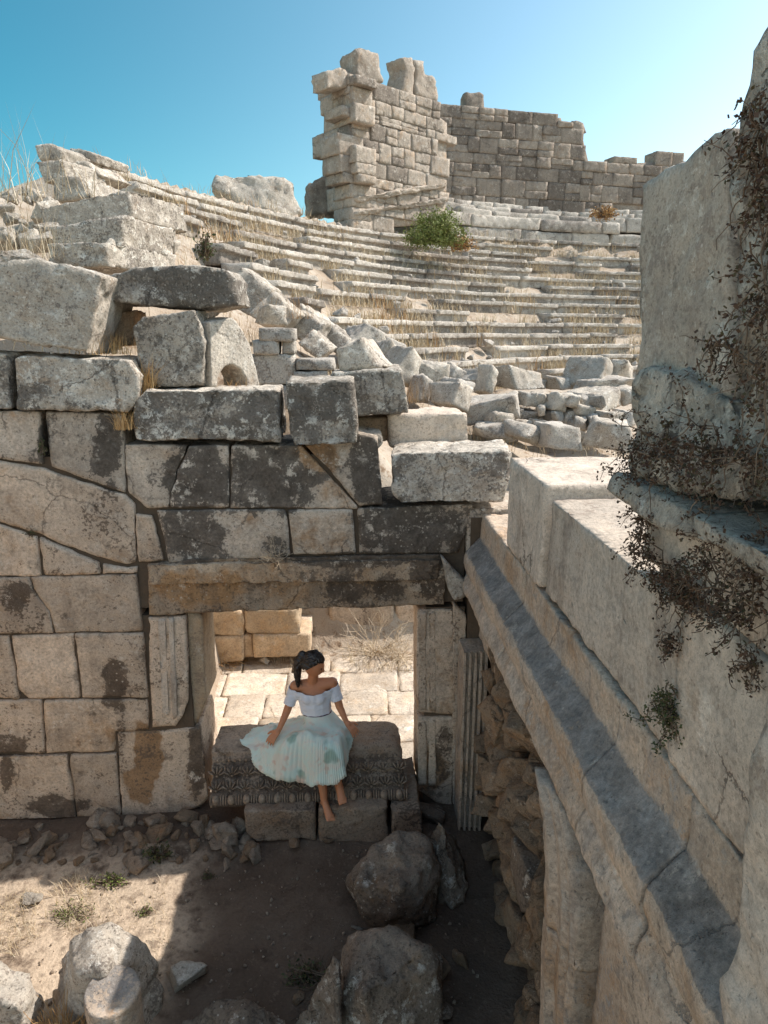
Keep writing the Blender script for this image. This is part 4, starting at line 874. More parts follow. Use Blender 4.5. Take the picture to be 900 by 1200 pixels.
# ------------------------------------------------------------------ plants
class Leafy:
    def __init__(s): s.V, s.F, s.T = [], [], []
    def quad(s, c, d, w, tint):
        n = len(s.V); s.V += [c, c+d*.5+w, c+d, c+d*.5-w]; s.F.append((n, n+1, n+2, n+3)); s.T += [tint]*4
    def tube(s, pts, r0, r1, tint=.3):
        n0 = len(s.V); k = 4
        for i, p in enumerate(pts):
            t = np.array(pts[min(i+1, len(pts)-1)])-np.array(pts[max(i-1, 0)]); t = t/(np.linalg.norm(t)+1e-9)
            a = np.cross(t, V3(.3, .5, .81)); a /= np.linalg.norm(a)+1e-9; b = np.cross(t, a); r = r0+(r1-r0)*i/max(1, len(pts)-1)
            for j in range(k): s.V.append(np.array(p)+a*r*math.cos(1.5708*j)+b*r*math.sin(1.5708*j)); s.T.append(tint)
        for i in range(len(pts)-1):
            for j in range(k): s.F.append((n0+i*k+j, n0+i*k+(j+1) % k, n0+(i+1)*k+(j+1) % k, n0+(i+1)*k+j))
    def build(s, name, mat, parent=None): return mk(name, np.array(s.V), s.F, mat, parent, smooth=False, attrs={'tint': s.T})
def rv(R): v = R.normal(size=3); return v/np.linalg.norm(v)
def blade(G, R, P, h, lean, w, tint):
    d = rv(R)*V3(1, 1, 0); d = d/(np.linalg.norm(d)+1e-9); s = np.cross(d, V3(0, 0, 1))*w; n = len(G.V); P = np.array(P, float)
    a, b, c = P, P+V3(0, 0, h*.55)+d*lean*.3, P+V3(0, 0, h)+d*lean
    G.V += [a-s, a+s, b+s*.7, b-s*.7, c]; G.F += [(n, n+1, n+2, n+3), (n+3, n+2, n+4)]; G.T += [tint]*5
def tuft(name, P, n, h, spread, mat, seed, label=None, grp=None, w=.0022, cat='grass tuft', lean=1.0):
    G = Leafy(); R = np.random.RandomState(seed)
    for _ in range(n): q = R.normal(0, spread, 2); blade(G, R, np.array(P)+V3(q[0], q[1], -.02), h*R.uniform(.4, 1.1), h*R.uniform(.1, lean), w*R.uniform(.6, 1.3), R.rand())
    o = G.build(name, mat); return tag(o, label, cat, grp, 'thing') if label else o
tuft('grass_tuft', atY(168, 462, 5.5)+V3(0, .1, 0), 190, .34, .03, M['gold'], 1, 'dry straw tuft between the two long dark blocks', cat='grass tuft')
tuft('grass_tuft', atY(147, 500, 5.46), 150, .2, .04, M['gold'], 2, 'rusty straw tuft in the joint under the long dark block end')
tuft('grass_tuft', atY(130, 412, 5.8), 160, .2, .12, M['gold'], 3, 'thin straw tuft in the gap beside the small brown block')
tuft('grass_tuft', atY(400, 512, 5.9), 60, .2, .08, M['straw'], 4, 'straw tuft in the gap beside the spotted cube')
tuft('grass_tuft', atY(272, 455, 5.9), 60, .12, .05, M['rustgrass'], 5, 'rusty tuft showing through the arched opening')
tuft('grass_tuft', atY(345, 372, 11.8), 120, .5, .25, M['rustgrass'], 6, 'brown grass tuft in the hollow under the coping stones')
tuft('grass_tuft', atY(478, 470, 12.1), 120, .5, .2, M['rustgrass'], 7, 'rust-brown tuft beside the angular pale stone')
def thornbush(name, P, n, ln, mat, seed, label, up=.5, r=.004, cat='dry shrub'):
    G = Leafy(); R = np.random.RandomState(seed)
    for _ in range(n):
        d = rv(R); d[2] = abs(d[2])*up+.1; d /= np.linalg.norm(d); p = np.array(P)+R.normal(0, .03, 3)*V3(1, 1, .2); pts = [p]
        for k in range(4): d = d+rv(R)*.35; d /= np.linalg.norm(d); p = p+d*ln*R.uniform(.5, 1)/4; pts.append(p)
        G.tube(pts, r, r*.4, R.rand())
        for k in (2, 3):
            q = pts[k]; dd = d+rv(R)*.8; G.tube([q, q+dd*ln*.15, q+dd*ln*.25+rv(R)*.02], r*.6, r*.3, R.rand())
    o = G.build(name, mat); return tag(o, label, cat, None, 'thing')
P = atY(318, 655, 5.46); thornbush('dry_thorn', P, 45, .26, M['thorn'], 11, 'bleached thorny twigs growing over the lintel joint', up=.9, r=.0022)
thornbush('dry_thorn', atZ(440, 765, .05), 60, .75, M['thorn'], 12, 'bleached thorn bush before the dark recess beyond the doorway', up=.5, r=.005)
thornbush('dry_thorn', atZ(470, 772, .05), 70, .5, M['thorn'], 13, 'low tangle of dry twigs beside the plain jamb beyond the doorway', up=.3, r=.004)
thornbush('dry_thorn', atZ(262, 778, .05), 70, .45, M['rustgrass'], 14, 'rusty dry twigs at the foot of the low wall', up=.25, r=.004)
thornbush('dry_thorn', atY(62, 1190, 3.3)*V3(1, 1, 0)+V3(0, 0, .1), 160, .38, M['rustgrass'], 15, 'orange-brown dry scrub beside the column drum', up=.8, r=.004)
thornbush('dry_thorn', gp(385, 1150, .02), 40, .4, M['twig'], 16, 'dark dry twigs lying behind the pointed shard', up=.2, r=.004)
# dry grass: uncountable
G = Leafy(); R = np.random.RandomState(31); 
N = 46000; th = R.uniform(TH1+.2, TH0, N); row = R.randint(0, NROW+1, N); rr = RF+RUN*row-R.uniform(.0, .16, N)+.52*(R.rand(N) < .25)
X = CX+rr*np.cos(th); Y = CY+rr*np.sin(th); dens = fbm(np.stack([X*.5, Y*.5, row*.37], -1), 3)
for i in range(N):
    if dens[i] > -.08+.3*R.rand():
        onstep = rr[i] > RF+RUN*row[i]
        z = ZF+RISE*row[i]-(.0 if onstep else RISE)-.02
        blade(G, R, (X[i], Y[i], z), R.uniform(.12, .42), R.uniform(.05, .25), R.uniform(.005, .011), R.rand())
o = G.build('dry_grass', M['straw']); tag(o, 'straw-coloured dry grass growing along the seat rows', 'grass', kind='stuff')
G = Leafy(); N = 9000
th = R.uniform(TH1+.2, TH0, N); row = R.randint(0, NROW, N); rr = RF+RUN*row+R.uniform(.1, .6, N); X = CX+rr*np.cos(th); Y = CY+rr*np.sin(th); dens = fbm(np.stack([X*.45, Y*.45, 7+0*X], -1), 3)
for i in range(N):
    if dens[i] > .22+.02*row[i]+.25*R.rand(): blade(G, R, (X[i], Y[i], ZF+RISE*row[i]-.03), R.uniform(.25, .7), R.uniform(.1, .4), R.uniform(.005, .011), R.rand())
o = G.build('seat_weeds', M['rustgrass']); tag(o, 'taller rusty dry weeds in patches among the seat rows', 'grass', kind='stuff')
G = Leafy(); N = 16000
X = R.uniform(-8, 7, N); Y = R.uniform(6.6, 16, N); dens = fbm(np.stack([X*.8, Y*.8, X*0], -1), 3); Z = ground_z(X, Y)
for i in range(N):
    if X[i] > -1.9 and Y[i] < 9.9: continue
    if dens[i] > .0+.3*R.rand(): blade(G, R, (X[i], Y[i], Z[i]-.02), R.uniform(.12, .4), R.uniform(.05, .25), R.uniform(.0025, .006), R.rand())
o = G.build('slope_grass', M['straw']); tag(o, 'sparse dry grass on the slope and mound behind the wall', 'grass', kind='stuff')
G = Leafy(); N = 2600
for i in range(N):
    px, py = R.uniform(-10, 200), R.uniform(1022, 1125)
    if px > 110 and R.rand() > .25: continue
    P = ground_at(px, py) if i % 1 == 0 else None
    if fbm(np.array([[P[0]*3, P[1]*3, 0]]), 2)[0] > -.1: blade(G, R, P-V3(0, 0, .01), R.uniform(.03, .11), R.uniform(.03, .12), .002, R.rand())
o = G.build('courtyard_grass', M['straw']); tag(o, 'low dry grass on the sunlit corner of the courtyard', 'grass', kind='stuff')
G = Leafy(); N = 1500
for i in range(N):
    px, py = R.uniform(250, 486), R.uniform(752, 790)
    P = atZ(px, py, .04); 
    if fbm(np.array([[P[0]*2, P[1]*2, 3]]), 2)[0] > -.1: blade(G, R, P, R.uniform(.04, .16), R.uniform(.04, .16), .003, R.rand())
o = G.build('verge_grass', M['straw']); tag(o, 'dry grass verge along the low wall beyond the doorway', 'grass', kind='stuff')
# gravel on the courtyard soil
G = Leafy(); VV, FF, n0 = [], [], 0; me0, fe0 = rock_mesh(66, (1, .8, .6), .6)
for i in range(620):
    px, py = R.uniform(-20, 560), R.uniform(985, 1215); P = ground_at(px, py)
    if P[1] > 5.4 or P[0] > .95: continue
    s = R.choice([.006, .008, .012, .018, .025, .04]); VV.append(me0 @ rotm(*R.uniform(0, 6, 3)).T*s+P+V3(0, 0, s*.2)); FF.append(fe0+n0); n0 += len(me0)
o = mk('gravel', np.concatenate(VV), np.concatenate(FF), M['bank']); tag(o, 'scattered pale pebbles on the courtyard soil', 'gravel', kind='stuff')
# seed-head stalks on the mound
for k, (px, py) in enumerate(((12, 235), (40, 228), (100, 480-250))):
    tuft('tall_grass', atY(px, py, 9.5), 26, 1.0 if k < 2 else .5, .2, M['straw'], 40+k, ['tall feathery dry grass on the mound against the sky', 'thin dry stalks beside the mound crest stones', 'dry tuft among the stepped blocks'][k], w=.005, cat='grass tuft')
tuft('tall_grass', atY(30, 300, 7.4), 130, .55, .25, M['straw'], 45, 'dense dry grass on the mound above the huge tilted block')
# shrubs
def shrub(name, P, dims, n, leaf, mat, seed, label, cat='shrub', twigs=60, twigmat=None, down=False):
    t = empty(name, P, label, cat); R = np.random.RandomState(seed); G = Leafy(); S = Leafy(); dims = np.array(dims); P = np.array(P, float); tips = []
    for k in range(twigs):
        d = rv(R); d[2] = abs(d[2]) if not down else -abs(d[2]); q = P+d*dims*R.uniform(.6, 1.) ; m = (P+q)/2+rv(R)*dims*.15; tips += [q, m]; S.tube([P+R.normal(0, .01, 3), m, q], leaf*.18, leaf*.07, R.rand())
    tips = np.array(tips)
    for k in range(n):
        c = tips[R.randint(len(tips))]+rv(R)*dims*R.uniform(0, .32); G.quad(c, rv(R)*leaf*R.uniform(.6, 1.2), rv(R)*leaf*.32, R.rand())
    S.build('branches', M['twig'] if twigmat is None else twigmat, t); G.build('foliage', mat, t); return t
shrub('green_bush', atY(512, 284, 25.6), (1.1, .8, 1.05), 9000, .085, M['bush'], 51, 'round green bush growing on the upper seat rows below the tower')
shrub('rusty_bush', atY(540, 292, 26.0), (.6, .5, .5), 500, .13, M['rustgrass'], 52, 'rusty dry bush beside the round green bush', 'dry shrub')
shrub('rusty_bush', atY(708, 254, 31.5), (.7, .5, .5), 500, .15, M['rustgrass'], 53, 'red-brown bush on the podium top near the pier', 'dry shrub')
shrub('dark_weed', atY(242, 300, 13.5), (.22, .2, .5), 200, .08, M['weed'], 54, 'small dark green weed at the lower seat ends', 'weed')
shrub('dark_weed', ground_at(186, 1005), (.13, .1, .16), 260, .035, M['weed'], 55, 'dark green clump at the rubble bank', 'weed')
shrub('dark_weed', ground_at(170, 1070), (.07, .07, .05), 120, .02, M['green'], 56, 'little green weed at the shadow edge on the sunlit soil', 'weed')
shrub('dark_weed', ground_at(130, 1035), (.22, .08, .1), 240, .025, M['green'], 57, 'spreading low weed along the shaded rim of the sunlit corner', 'weed')
shrub('dark_weed', ground_at(85, 1072), (.25, .14, .07), 300, .022, M['green'], 58, 'low olive weed patch amid the dry grass', 'weed')
shrub('dark_weed', ground_at(360, 1145), (.16, .14, .14), 260, .03, M['weed'], 59, 'dark weed clump behind the pointed shard', 'weed')
shrub('dark_weed', ground_at(244, 1028), (.06, .05, .04), 90, .02, M['weed'], 60, 'tiny dark weed on the shaded soil', 'weed')
shrub('wall_moss', atY(50, 530, 5.47), (.04, .02, .12), 160, .018, M['weed'], 61, 'dark moss growing in the upright joint near the wall top', 'moss')
shrub('wall_moss', atY(36, 626, 5.47), (.05, .02, .03), 90, .018, M['weed'], 62, 'small green moss cushion on the slanting joint', 'moss')
# climbing plant on the side wall
def vine(name, X, spots, nleaf, leaf, seed, label, twig=.0022, spread=.05, parent=None, mat='vine'):
    pts = [atX(px, py, X) for px, py in spots]; t = empty(name, pts[0], label, 'climbing plant'); R = np.random.RandomState(seed); G = Leafy(); S = Leafy()
    allp = []
    for k in range(len(spots)*5):
        i = R.randint(len(pts)); p = pts[i]+R.normal(0, spread*.6, 3)*V3(.4, 1, 1); path = [p]; d = rv(R)*V3(.5, 1, 1)+V3(-.1, 0, -.5)
        for j in range(5): d = d+rv(R)*.7+V3(0, 0, -.12); d /= np.linalg.norm(d); p = p+d*spread*.45; p = V3(min(p[0], X+.03), p[1], p[2]); path.append(p)
        S.tube(path, twig, twig*.4, R.rand()); allp += path
    for i in range(len(pts)-1):
        a, b = pts[i], pts[i+1]; path = [a+(b-a)*q+R.normal(0, .012, 3) for q in np.linspace(0, 1, 6)]; S.tube(path, twig*1.3, twig, R.rand()); allp += path
    for k in range(nleaf):
        if k % 4 == 0: base = allp[R.randint(len(allp))]
        c = base+R.normal(0, .009, 3); G.quad(c, rv(R)*leaf*R.uniform(.8, 1.7), rv(R)*leaf*R.uniform(.4, .65), R.rand())
    S.build('stems', M['twig'], t); G.build('leaves', M[mat], t); return t
vine('climbing_shrub', 1.0, [(738, 520), (750, 515), (765, 512), (780, 518), (795, 522), (812, 520), (828, 522), (845, 528), (860, 535), (880, 540), (770, 532), (742, 532)], 2300, .010, 71, 'dark dense shrub growing on the ledge at the pier foot', spread=.075)
vine('climbing_shrub', 1.07, [(745, 560), (752, 575), (756, 595), (752, 615), (748, 635), (742, 645), (755, 650), (768, 655), (778, 668), (750, 590)], 1500, .010, 72, 'dark shrub hanging over the block edge beneath the ledge', spread=.045)
vine('climbing_shrub', 1.07, [(795, 680), (802, 690), (806, 682), (785, 690), (778, 702), (815, 700)], 700, .010, 79, 'dark bushy clump rooted at the top of the upright crack', spread=.035)
vine('climbing_shrub', .97, [(893, 120), (884, 150), (895, 160), (890, 190), (884, 205), (893, 250), (897, 300), (893, 330), (889, 380), (895, 420), (890, 460), (897, 480), (900, 520), (902, 240), (905, 350)], 1500, .010, 73, 'long dark vine trailing down the near pier face', spread=.06)
vine('climbing_shrub', 1.03, [(825, 600), (838, 615), (850, 625), (862, 640), (872, 655), (880, 670), (870, 690), (862, 710), (850, 720), (840, 690), (826, 660), (822, 640), (875, 720), (888, 735), (885, 650), (895, 690), (830, 700), (815, 665)], 1800, .010, 74, 'tangled dark vine curtain hanging below the ledge at the frame edge', spread=.05)
vine('climbing_shrub', 1.08, [(800, 690), (796, 715), (794, 745), (788, 755), (784, 752)], 260, .010, 75, 'small sprig in the upright crack below the hanging shrub', spread=.035)
vine('climbing_shrub', 1.08, [(790, 800), (786, 830), (775, 828), (765, 826), (780, 840), (790, 845), (785, 822)], 800, .010, 76, 'round leafy clump in the upright crack, lowest on the wall', spread=.04, mat='weed')
vine('climbing_shrub', 1.08, [(880, 775), (872, 780), (886, 785)], 160, .009, 77, 'lone sprig on the smooth wall under the vine curtain', spread=.03)
vine('climbing_shrub', 1.02, [(835, 405), (860, 415), (885, 425), (845, 400), (822, 408)], 240, .010, 78, 'thin twig reaching out across the pier face', spread=.04)

# ------------------------------------------------------------------ the woman
def remesh(V, F, vox):
    me = bpy.data.meshes.new('tmp'); me.from_pydata(np.asarray(V).tolist(), [], [list(map(int, f)) for f in F]); o = bpy.data.objects.new('tmp', me); col.objects.link(o)
    md = o.modifiers.new('r', 'REMESH'); md.mode = 'VOXEL'; md.voxel_size = vox
    dg = bpy.context.evaluated_depsgraph_get(); e = o.evaluated_get(dg); m2 = e.to_mesh(); m2.calc_loop_triangles()
    V2 = np.array([v.co[:] for v in m2.vertices]); F2 = np.array([t.vertices[:] for t in m2.loop_triangles]); e.to_mesh_clear()
    bpy.data.objects.remove(o); bpy.data.meshes.remove(me); return V2, F2
class Body:
    def __init__(s): s.V, s.F = [], []
    def add(s, V, F): n = len(s.V); s.V += [np.array(v, float) for v in V]; s.F += [[i+n for i in f] for f in F]
    def cap(s, a, b, ra, rb, flat=None):
        """tapered capsule; radii may be (side, depth) pairs measured on axes across the bone"""
        a, b = np.array(a, float), np.array(b, float); bm = bmesh.new()
        for c, r in ((a, ra), (b, rb)):
            rr = np.array(r if hasattr(r, '__len__') else (r, r, r), float)
            for i in range(7):
                for j in range(12):
                    t = math.pi*i/6; q = 6.2832*j/12; bm.verts.new(c+rr*V3(math.sin(t)*math.cos(q), math.sin(t)*math.sin(q), math.cos(t)))
        h = bmesh.ops.convex_hull(bm, input=bm.verts); bmesh.ops.delete(bm, geom=[g for g in h['geom_interior'] if isinstance(g, bmesh.types.BMVert)], context='VERTS')
        bmesh.ops.recalc_face_normals(bm, faces=bm.faces); V, F = arrays(bm) if all(len(f.verts) == 3 for f in bm.faces) else (None, None)
        if V is None: bmesh.ops.triangulate(bm, faces=bm.faces); V, F = arrays(bm)
        bm.free(); s.add(V, F.tolist())
B = Body()
pel = atY(377, 851, 5.60); pel[2] = .86
waist = atY(371, 832, 5.62); chest = atY(368, 812, 5.62); neck0 = atY(366, 800, 5.64); neck1 = atY(367, 793, 5.62); hd = atY(368, 780, 5.58)
shR = atY(346, 804, 5.64); shL = atY(389, 800, 5.64)
elR = atY(336, 834, 5.60); wrR = atY(327, 855, 5.50); elL = atY(398, 828, 5.60); wrL = atY(406, 846, 5.54)
B.cap(pel, waist, (.15, .11, .10), (.115, .085, .06)); B.cap(waist, chest, (.112, .082, .06), (.135, .09, .07)); B.cap(chest, (neck0+chest)/2, (.135, .088, .06), (.10, .065, .04))
B.cap((neck0+chest)/2, neck0, (.10, .062, .03), .056); B.cap(neck0, neck1, .054, .048); B.cap(neck1, hd, .048, .052)
for sh, el, wr in ((shR, elR, wrR), (shL, elL, wrL)):
    B.cap(neck0-V3(0, 0, .0), sh, .044, .05); B.cap((neck0+chest)/2, sh, .06, .05); B.cap(sh, el, .045, .037); B.cap(el, wr, .036, .024)
# hands: palm and five bent fingers each
def hand(wr, d, side, n=V3(0, 0, 1)):
    d = d/np.linalg.norm(d); lat = np.cross(d, n); lat /= np.linalg.norm(lat); nn = np.cross(lat, d)
    k = wr+d*.085; B.cap(wr, wr+d*.03, .024, .028)
    for q in (-.027, -.009, .009, .027): B.cap(wr+d*.02+lat*q*.7, k+lat*q-nn*.006, .014, .0125)
    for q, l in ((-.030, .058), (-.010, .07), (.010, .075), (.030, .066)):
        p = k+lat*q*1.05-nn*.006; e1 = d+lat*q*4-nn*.30; e1 /= np.linalg.norm(e1); p1 = p+e1*l*.5; e2 = d+lat*q*4-nn*.85; e2 /= np.linalg.norm(e2); p2 = p1+e2*l*.5
        B.cap(p, p1, .010, .009); B.cap(p1, p2, .009, .0075)
    th = side*lat; p = wr+d*.03+th*.02; e = d*.55+th*.9-nn*.25; e /= np.linalg.norm(e); p1 = p+e*.045; e2 = d*.9+th*.5-nn*.4; e2 /= np.linalg.norm(e2); B.cap(p, p1, .014, .011); B.cap(p1, p1+e2*.032, .011, .009)
hand(wrR, V3(-.55, -.55, -.40), 1, V3(0, -.3, 1)); hand(wrL, V3(.60, -.50, -.42), -1, V3(0, -.3, 1))
# legs
for hx, kn, an, toe in ((-.07, atY(374, 889, 5.22), atY(380, 938, 5.17), None), (.08, atY(394, 880, 5.30), atY(397, 917, 5.20), None)):
    hip = pel+V3(hx, -.02, -.02); B.cap(hip, kn, .085, .056); mid = kn+(an-kn)*.35+V3(0, .02, 0); B.cap(kn, mid, .052, .05); B.cap(mid, an, .05, .031)
    fd = V3(.35, -.82, -.45) if hx < 0 else V3(.2, -.85, -.48); fd /= np.linalg.norm(fd); heel = an+V3(-.01, .03, -.045); ball = an+fd*.13+V3(0, 0, -.02)
    B.cap(an, heel, .03, .03); B.cap(heel, ball, .028, (.036, .03, .018)); B.cap(an, ball, .03, (.036, .028, .016))
    lat = np.cross(fd, V3(0, 0, 1)); lat /= np.linalg.norm(lat)
    for q in (-.03, -.014, 0, .014, .027): B.cap(ball+lat*q, ball+lat*q+fd*(.045-.4*abs(q+.03 if hx < 0 else q-.027)*.5), .0115 if abs(q) < .029 else .014, .009)
    if hx < 0: foot1 = (ball+fd*.045, fd, lat)
    else: foot2 = (ball+fd*.045, fd, lat)
# head turned over her left shoulder: fwd is where the face points
fw = V3(.90, -.22, -.42); fw /= np.linalg.norm(fw); up = V3(.30, -.02, .95); up -= fw*np.dot(up, fw); up /= np.linalg.norm(up); lt = np.cross(up, fw)
hc = hd+V3(-.005, 0, .012)
def HP(f, l, u): return hc+fw*f+lt*l+up*u
bm = bmesh.new(); bmesh.ops.create_icosphere(bm, subdivisions=4, radius=1); V, F = arrays(bm); bm.free()
P = V*np.array([.098, .077, .112]); f, l, u = P[:, 0].copy(), P[:, 1].copy(), P[:, 2].copy()
jaw = sstep(0, -.10, u); l *= 1-.38*jaw; f = f*(1-.12*jaw)+.012*jaw; f = np.where(f > 0, f*(1-.06*sstep(.02, .09, u)), f)
front = (f > .03)
def bump(cf, cu, cl, a, su, sl): 
    global f
    f = f+a*np.exp(-((u-cu)/su)**2-((l-cl)/sl)**2)*(f > .02)
bump(0, -.018, 0, .027, .016, .010); bump(0, .004, 0, .010, .022, .008); bump(0, .012, .03, -.010, .012, .016); bump(0, .012, -.03, -.010, .012, .016)
bump(0, .028, .028, .005, .006, .02); bump(0, .028, -.028, .005, .006, .02); bump(0, -.048, 0, .007, .007, .02); bump(0, -.060, 0, .006, .006, .016); bump(0, -.054, 0, -.003, .003, .02); bump(0, -.082, 0, .008, .014, .018)
bump(0, -.02, .045, .004, .02, .02); bump(0, -.02, -.045, .004, .02, .02)
B.add(hc+f[:, None]*fw+l[:, None]*lt+u[:, None]*up, F.tolist())
for sg in (-1, 1): B.cap(HP(-.005, sg*.072, -.012), HP(-.008, sg*.076, .018), (.012, .012, .014), (.014, .012, .014))
woman = empty('person', (pel[0], pel[1], .76), 'woman in white off-shoulder top and mint pleated skirt sitting on the carved block', 'person')
V, F = remesh(B.V, B.F, .0052); V = smooth(V, F, 2, .5); mk('body', V, F, M['skin'], woman)
# facial details on the body: eyes, brows, lips as one small mesh each
def eyes(name, specs, mat): V, F = ellipsoids(specs); mk(name, V, F, mat, woman)
eyes('eye', [(HP(.082, sg*.029, .012), lt*.013, up*.007, fw*.006) for sg in (-1, 1)], M['hair'])
eyes('lips', [(HP(.089, 0, -.052), lt*.02, up*.007, fw*.006)], M['nail'])
# hair: cap, ponytail
Hb = Body(); bm = bmesh.new(); bmesh.ops.create_icosphere(bm, subdivisions=4, radius=1); V, F = arrays(bm); bm.free()
P = V*np.array([.112, .091, .120]); fq, lq, uq = P[:, 0]-.012, P[:, 1], P[:, 2]+.008
cutf = .045-.75*np.clip(.066-uq, 0, .09); fq = np.where((uq < .066) & (fq > cutf), cutf, fq)       # hairline leaves the face free
keep = uq < -.04; lq = np.where(keep, lq*.7, lq); fq = np.where(keep & (fq > -.05), -.05, fq); uq = np.maximum(uq, -.075)
Hb.add(hc+fq[:, None]*fw+lq[:, None]*lt+uq[:, None]*up, F.tolist())
pt = HP(-.10, 0, .055); c1 = pt+V3(-.035, .01, -.005); c2 = c1+V3(-.035, .0, -.07); c3 = c2+V3(-.012, -.01, -.10); c4 = c3+V3(.004, -.01, -.13)
Hb.cap(HP(-.08, 0, .05), c1, .028, .03); Hb.cap(c1, c2, .033, .04); Hb.cap(c2, c3, .04, .036); Hb.cap(c3, c4, .036, .014); Hb.cap(HP(.0, 0, .10), HP(-.03, .01, .112), .022, .024)
V, F = remesh(Hb.V, Hb.F, .006); V = smooth(V, F, 3, .5); N_ = normals(V, F)
s_ = (V-hc) @ np.stack([fw, lt, up]).T; V = V+N_*(.004*np.sin(s_[:, 1]*420+8*noise(V*20)))[:, None]; hair = mk('hair', V, F, M['hair'], woman)
Rr = np.random.RandomState(4); G = Leafy()
for i in range(46):
    a = HP(Rr.uniform(-.06, .03), Rr.uniform(-.05, .05), .11); G.tube([a, a+rv(Rr)*.018+V3(0, 0, .012), a+rv(Rr)*.03+V3(0, 0, .02)], .0012, .0006, .5)
for i in range(30): a = c3+rv(Rr)*.03; G.tube([a, a+V3(0, -.005, -.06)+rv(Rr)*.012, a+V3(.01, -.005, -.13)+rv(Rr)*.02], .0018, .0008, .5)
G.build('hair_strands', M['hair'], hair)
eyes('hair_ornament', [(HP(.02-.012*i, .01*(i % 3-1), .118-.004*abs(i-2)), lt*.006, up*.006, fw*.006) for i in range(5)], M['pearl'])
# off-shoulder top, cut open at neckline, hem and cuffs
Tb = Body(); w2 = waist+V3(0, 0, .0)
Tb.cap(w2-V3(0, 0, .06), chest, (.138, .104, .06), (.155, .112, .06)); Tb.cap(chest, chest+V3(0, 0, .08), (.155, .112, .05), (.145, .10, .04))
bl, br = chest+V3(-.062, -.07, -.03), chest+V3(.062, -.07, -.03); Tb.cap(bl+V3(.01, .012, .01), chest+V3(-.05, 0, .03), .06, .06); Tb.cap(br+V3(-.01, .012, .01), chest+V3(.05, 0, .03), .06, .06); Tb.cap(shR+V3(.04, -.03, -.045), shL+V3(-.04, -.03, -.045), (.06, .06, .06), (.06, .06, .06))
for sh, el in ((shR, elR), (shL, elL)): Tb.cap(sh-(el-sh)*.05, sh+(el-sh)*.80, .058, .055); Tb.cap(chest+V3(np.sign(sh[0]-chest[0])*.08, 0, 0), sh+(el-sh)*.30, .07, .055)
V, F = remesh(Tb.V, Tb.F, .006); V = smooth(V, F, 2, .5)
bm = bmesh.new(); vs = [bm.verts.new(v) for v in V]; [bm.faces.new([vs[i] for i in f]) for f in F]
nl = (shR+shL)/2; 
def cut(co, no): bmesh.ops.bisect_plane(bm, geom=bm.verts[:]+bm.edges[:]+bm.faces[:], plane_co=co, plane_no=no, clear_outer=True)
cut((shR+shL)/2+V3(0, -.02, .0), (-.05, -.42, 1)); cut(waist+V3(0, 0, -.012), (0, 0, -1))
for sh, el in ((shR, elR), (shL, elL)):
    a = (el-sh)/np.linalg.norm(el-sh); co = sh+(el-sh)*.72
    near = [v for v in bm.verts if np.linalg.norm(np.cross(np.array(v.co)-sh, a)) < .075 and (np.array(v.co)[0]-chest[0])*np.sign(sh[0]-chest[0]) > .115]
    dl = [v for v in near if np.dot(np.array(v.co)-co, a) > 0]; bmesh.ops.delete(bm, geom=dl, context='VERTS')
bmesh.ops.triangulate(bm, faces=bm.faces); V, F = arrays(bm); bm.free(); Nn = normals(V, F)
V = V+Nn*(.0035*fbm(V*V3(16, 16, 34), 2))[:, None]; tp = mk('top', V, F, M['top'], woman); sm = tp.modifiers.new('thick', 'SOLIDIFY'); sm.thickness = .004
# skirt: pleated cloth from the waist over knees and block
hem_px = [(372, 846, 5.86, .80), (340, 846, 5.84, .785), (315, 848, 5.82, .775), (298, 852, 5.76, .775), (288, 860, 5.68, .775), (285, 872, 5.57, .77), (291, 888, 5.45, .765), (302, 900, 5.36, .70), (322, 911, 5.25, .64), (347, 918, 5.17, .60), (376, 922, 5.10, .60), (394, 919, 5.09, .60), (405, 909, 5.16, .63), (406, 894, 5.28, .70), (411, 878, 5.40, .76), (412, 864, 5.52, .775), (408, 854, 5.66, .775), (398, 847, 5.80, .785)]
hem = [atY(a, b, c) for a, b, c, _ in hem_px]
for q, h_ in zip(hem, hem_px): q[2] = max(q[2], .775 if q[1] > 5.5 else .45)
def crom(P, n):
    P = np.array(P); m = len(P); out = []
    for i in range(m):
        a, b, c, d = P[i-1], P[i], P[(i+1) % m], P[(i+2) % m]
        for k in range(n):
            t = k/n; out.append(.5*((2*b)+(-a+c)*t+(2*a-5*b+4*c-d)*t*t+(-a+3*b-3*c+d)*t**3))
    return np.array(out)
NA = 18*32; hemC = crom(hem, 32); cen = waist; rows_ = []
angs = np.unwrap(np.arctan2(hemC[:, 1]-(pel[1]-.10), hemC[:, 0]-pel[0]))
ca, sa = np.cos(angs), np.sin(angs)
ring0 = np.stack([waist[0]+.128*ca, waist[1]+.098*sa, np.full(NA, waist[2]-.006)], -1)
ring1 = np.stack([pel[0]+.165*ca, pel[1]-.01+.15*sa, np.full(NA, .955)+.0*sa], -1)
fr = sstep(.1, .9, -sa)                          # how far an angle faces the knees
mid = ring1*.36+hemC*.64
mid[:, 2] = .865+.11*fr+.02*np.cos(3*angs)
kz = np.exp(-((angs-angs[np.argmin(np.abs(hemC[:, 0]-atY(396, 900, 5.2)[0])+10*(hemC[:, 1] > 5.3))])/.5)**2); mid[:, 2] += .02*kz
T_ = np.linspace(0, 1, 30); 
knots = np.array([0, .22, .62, 1.]); K = [ring0, ring1, mid, hemC]
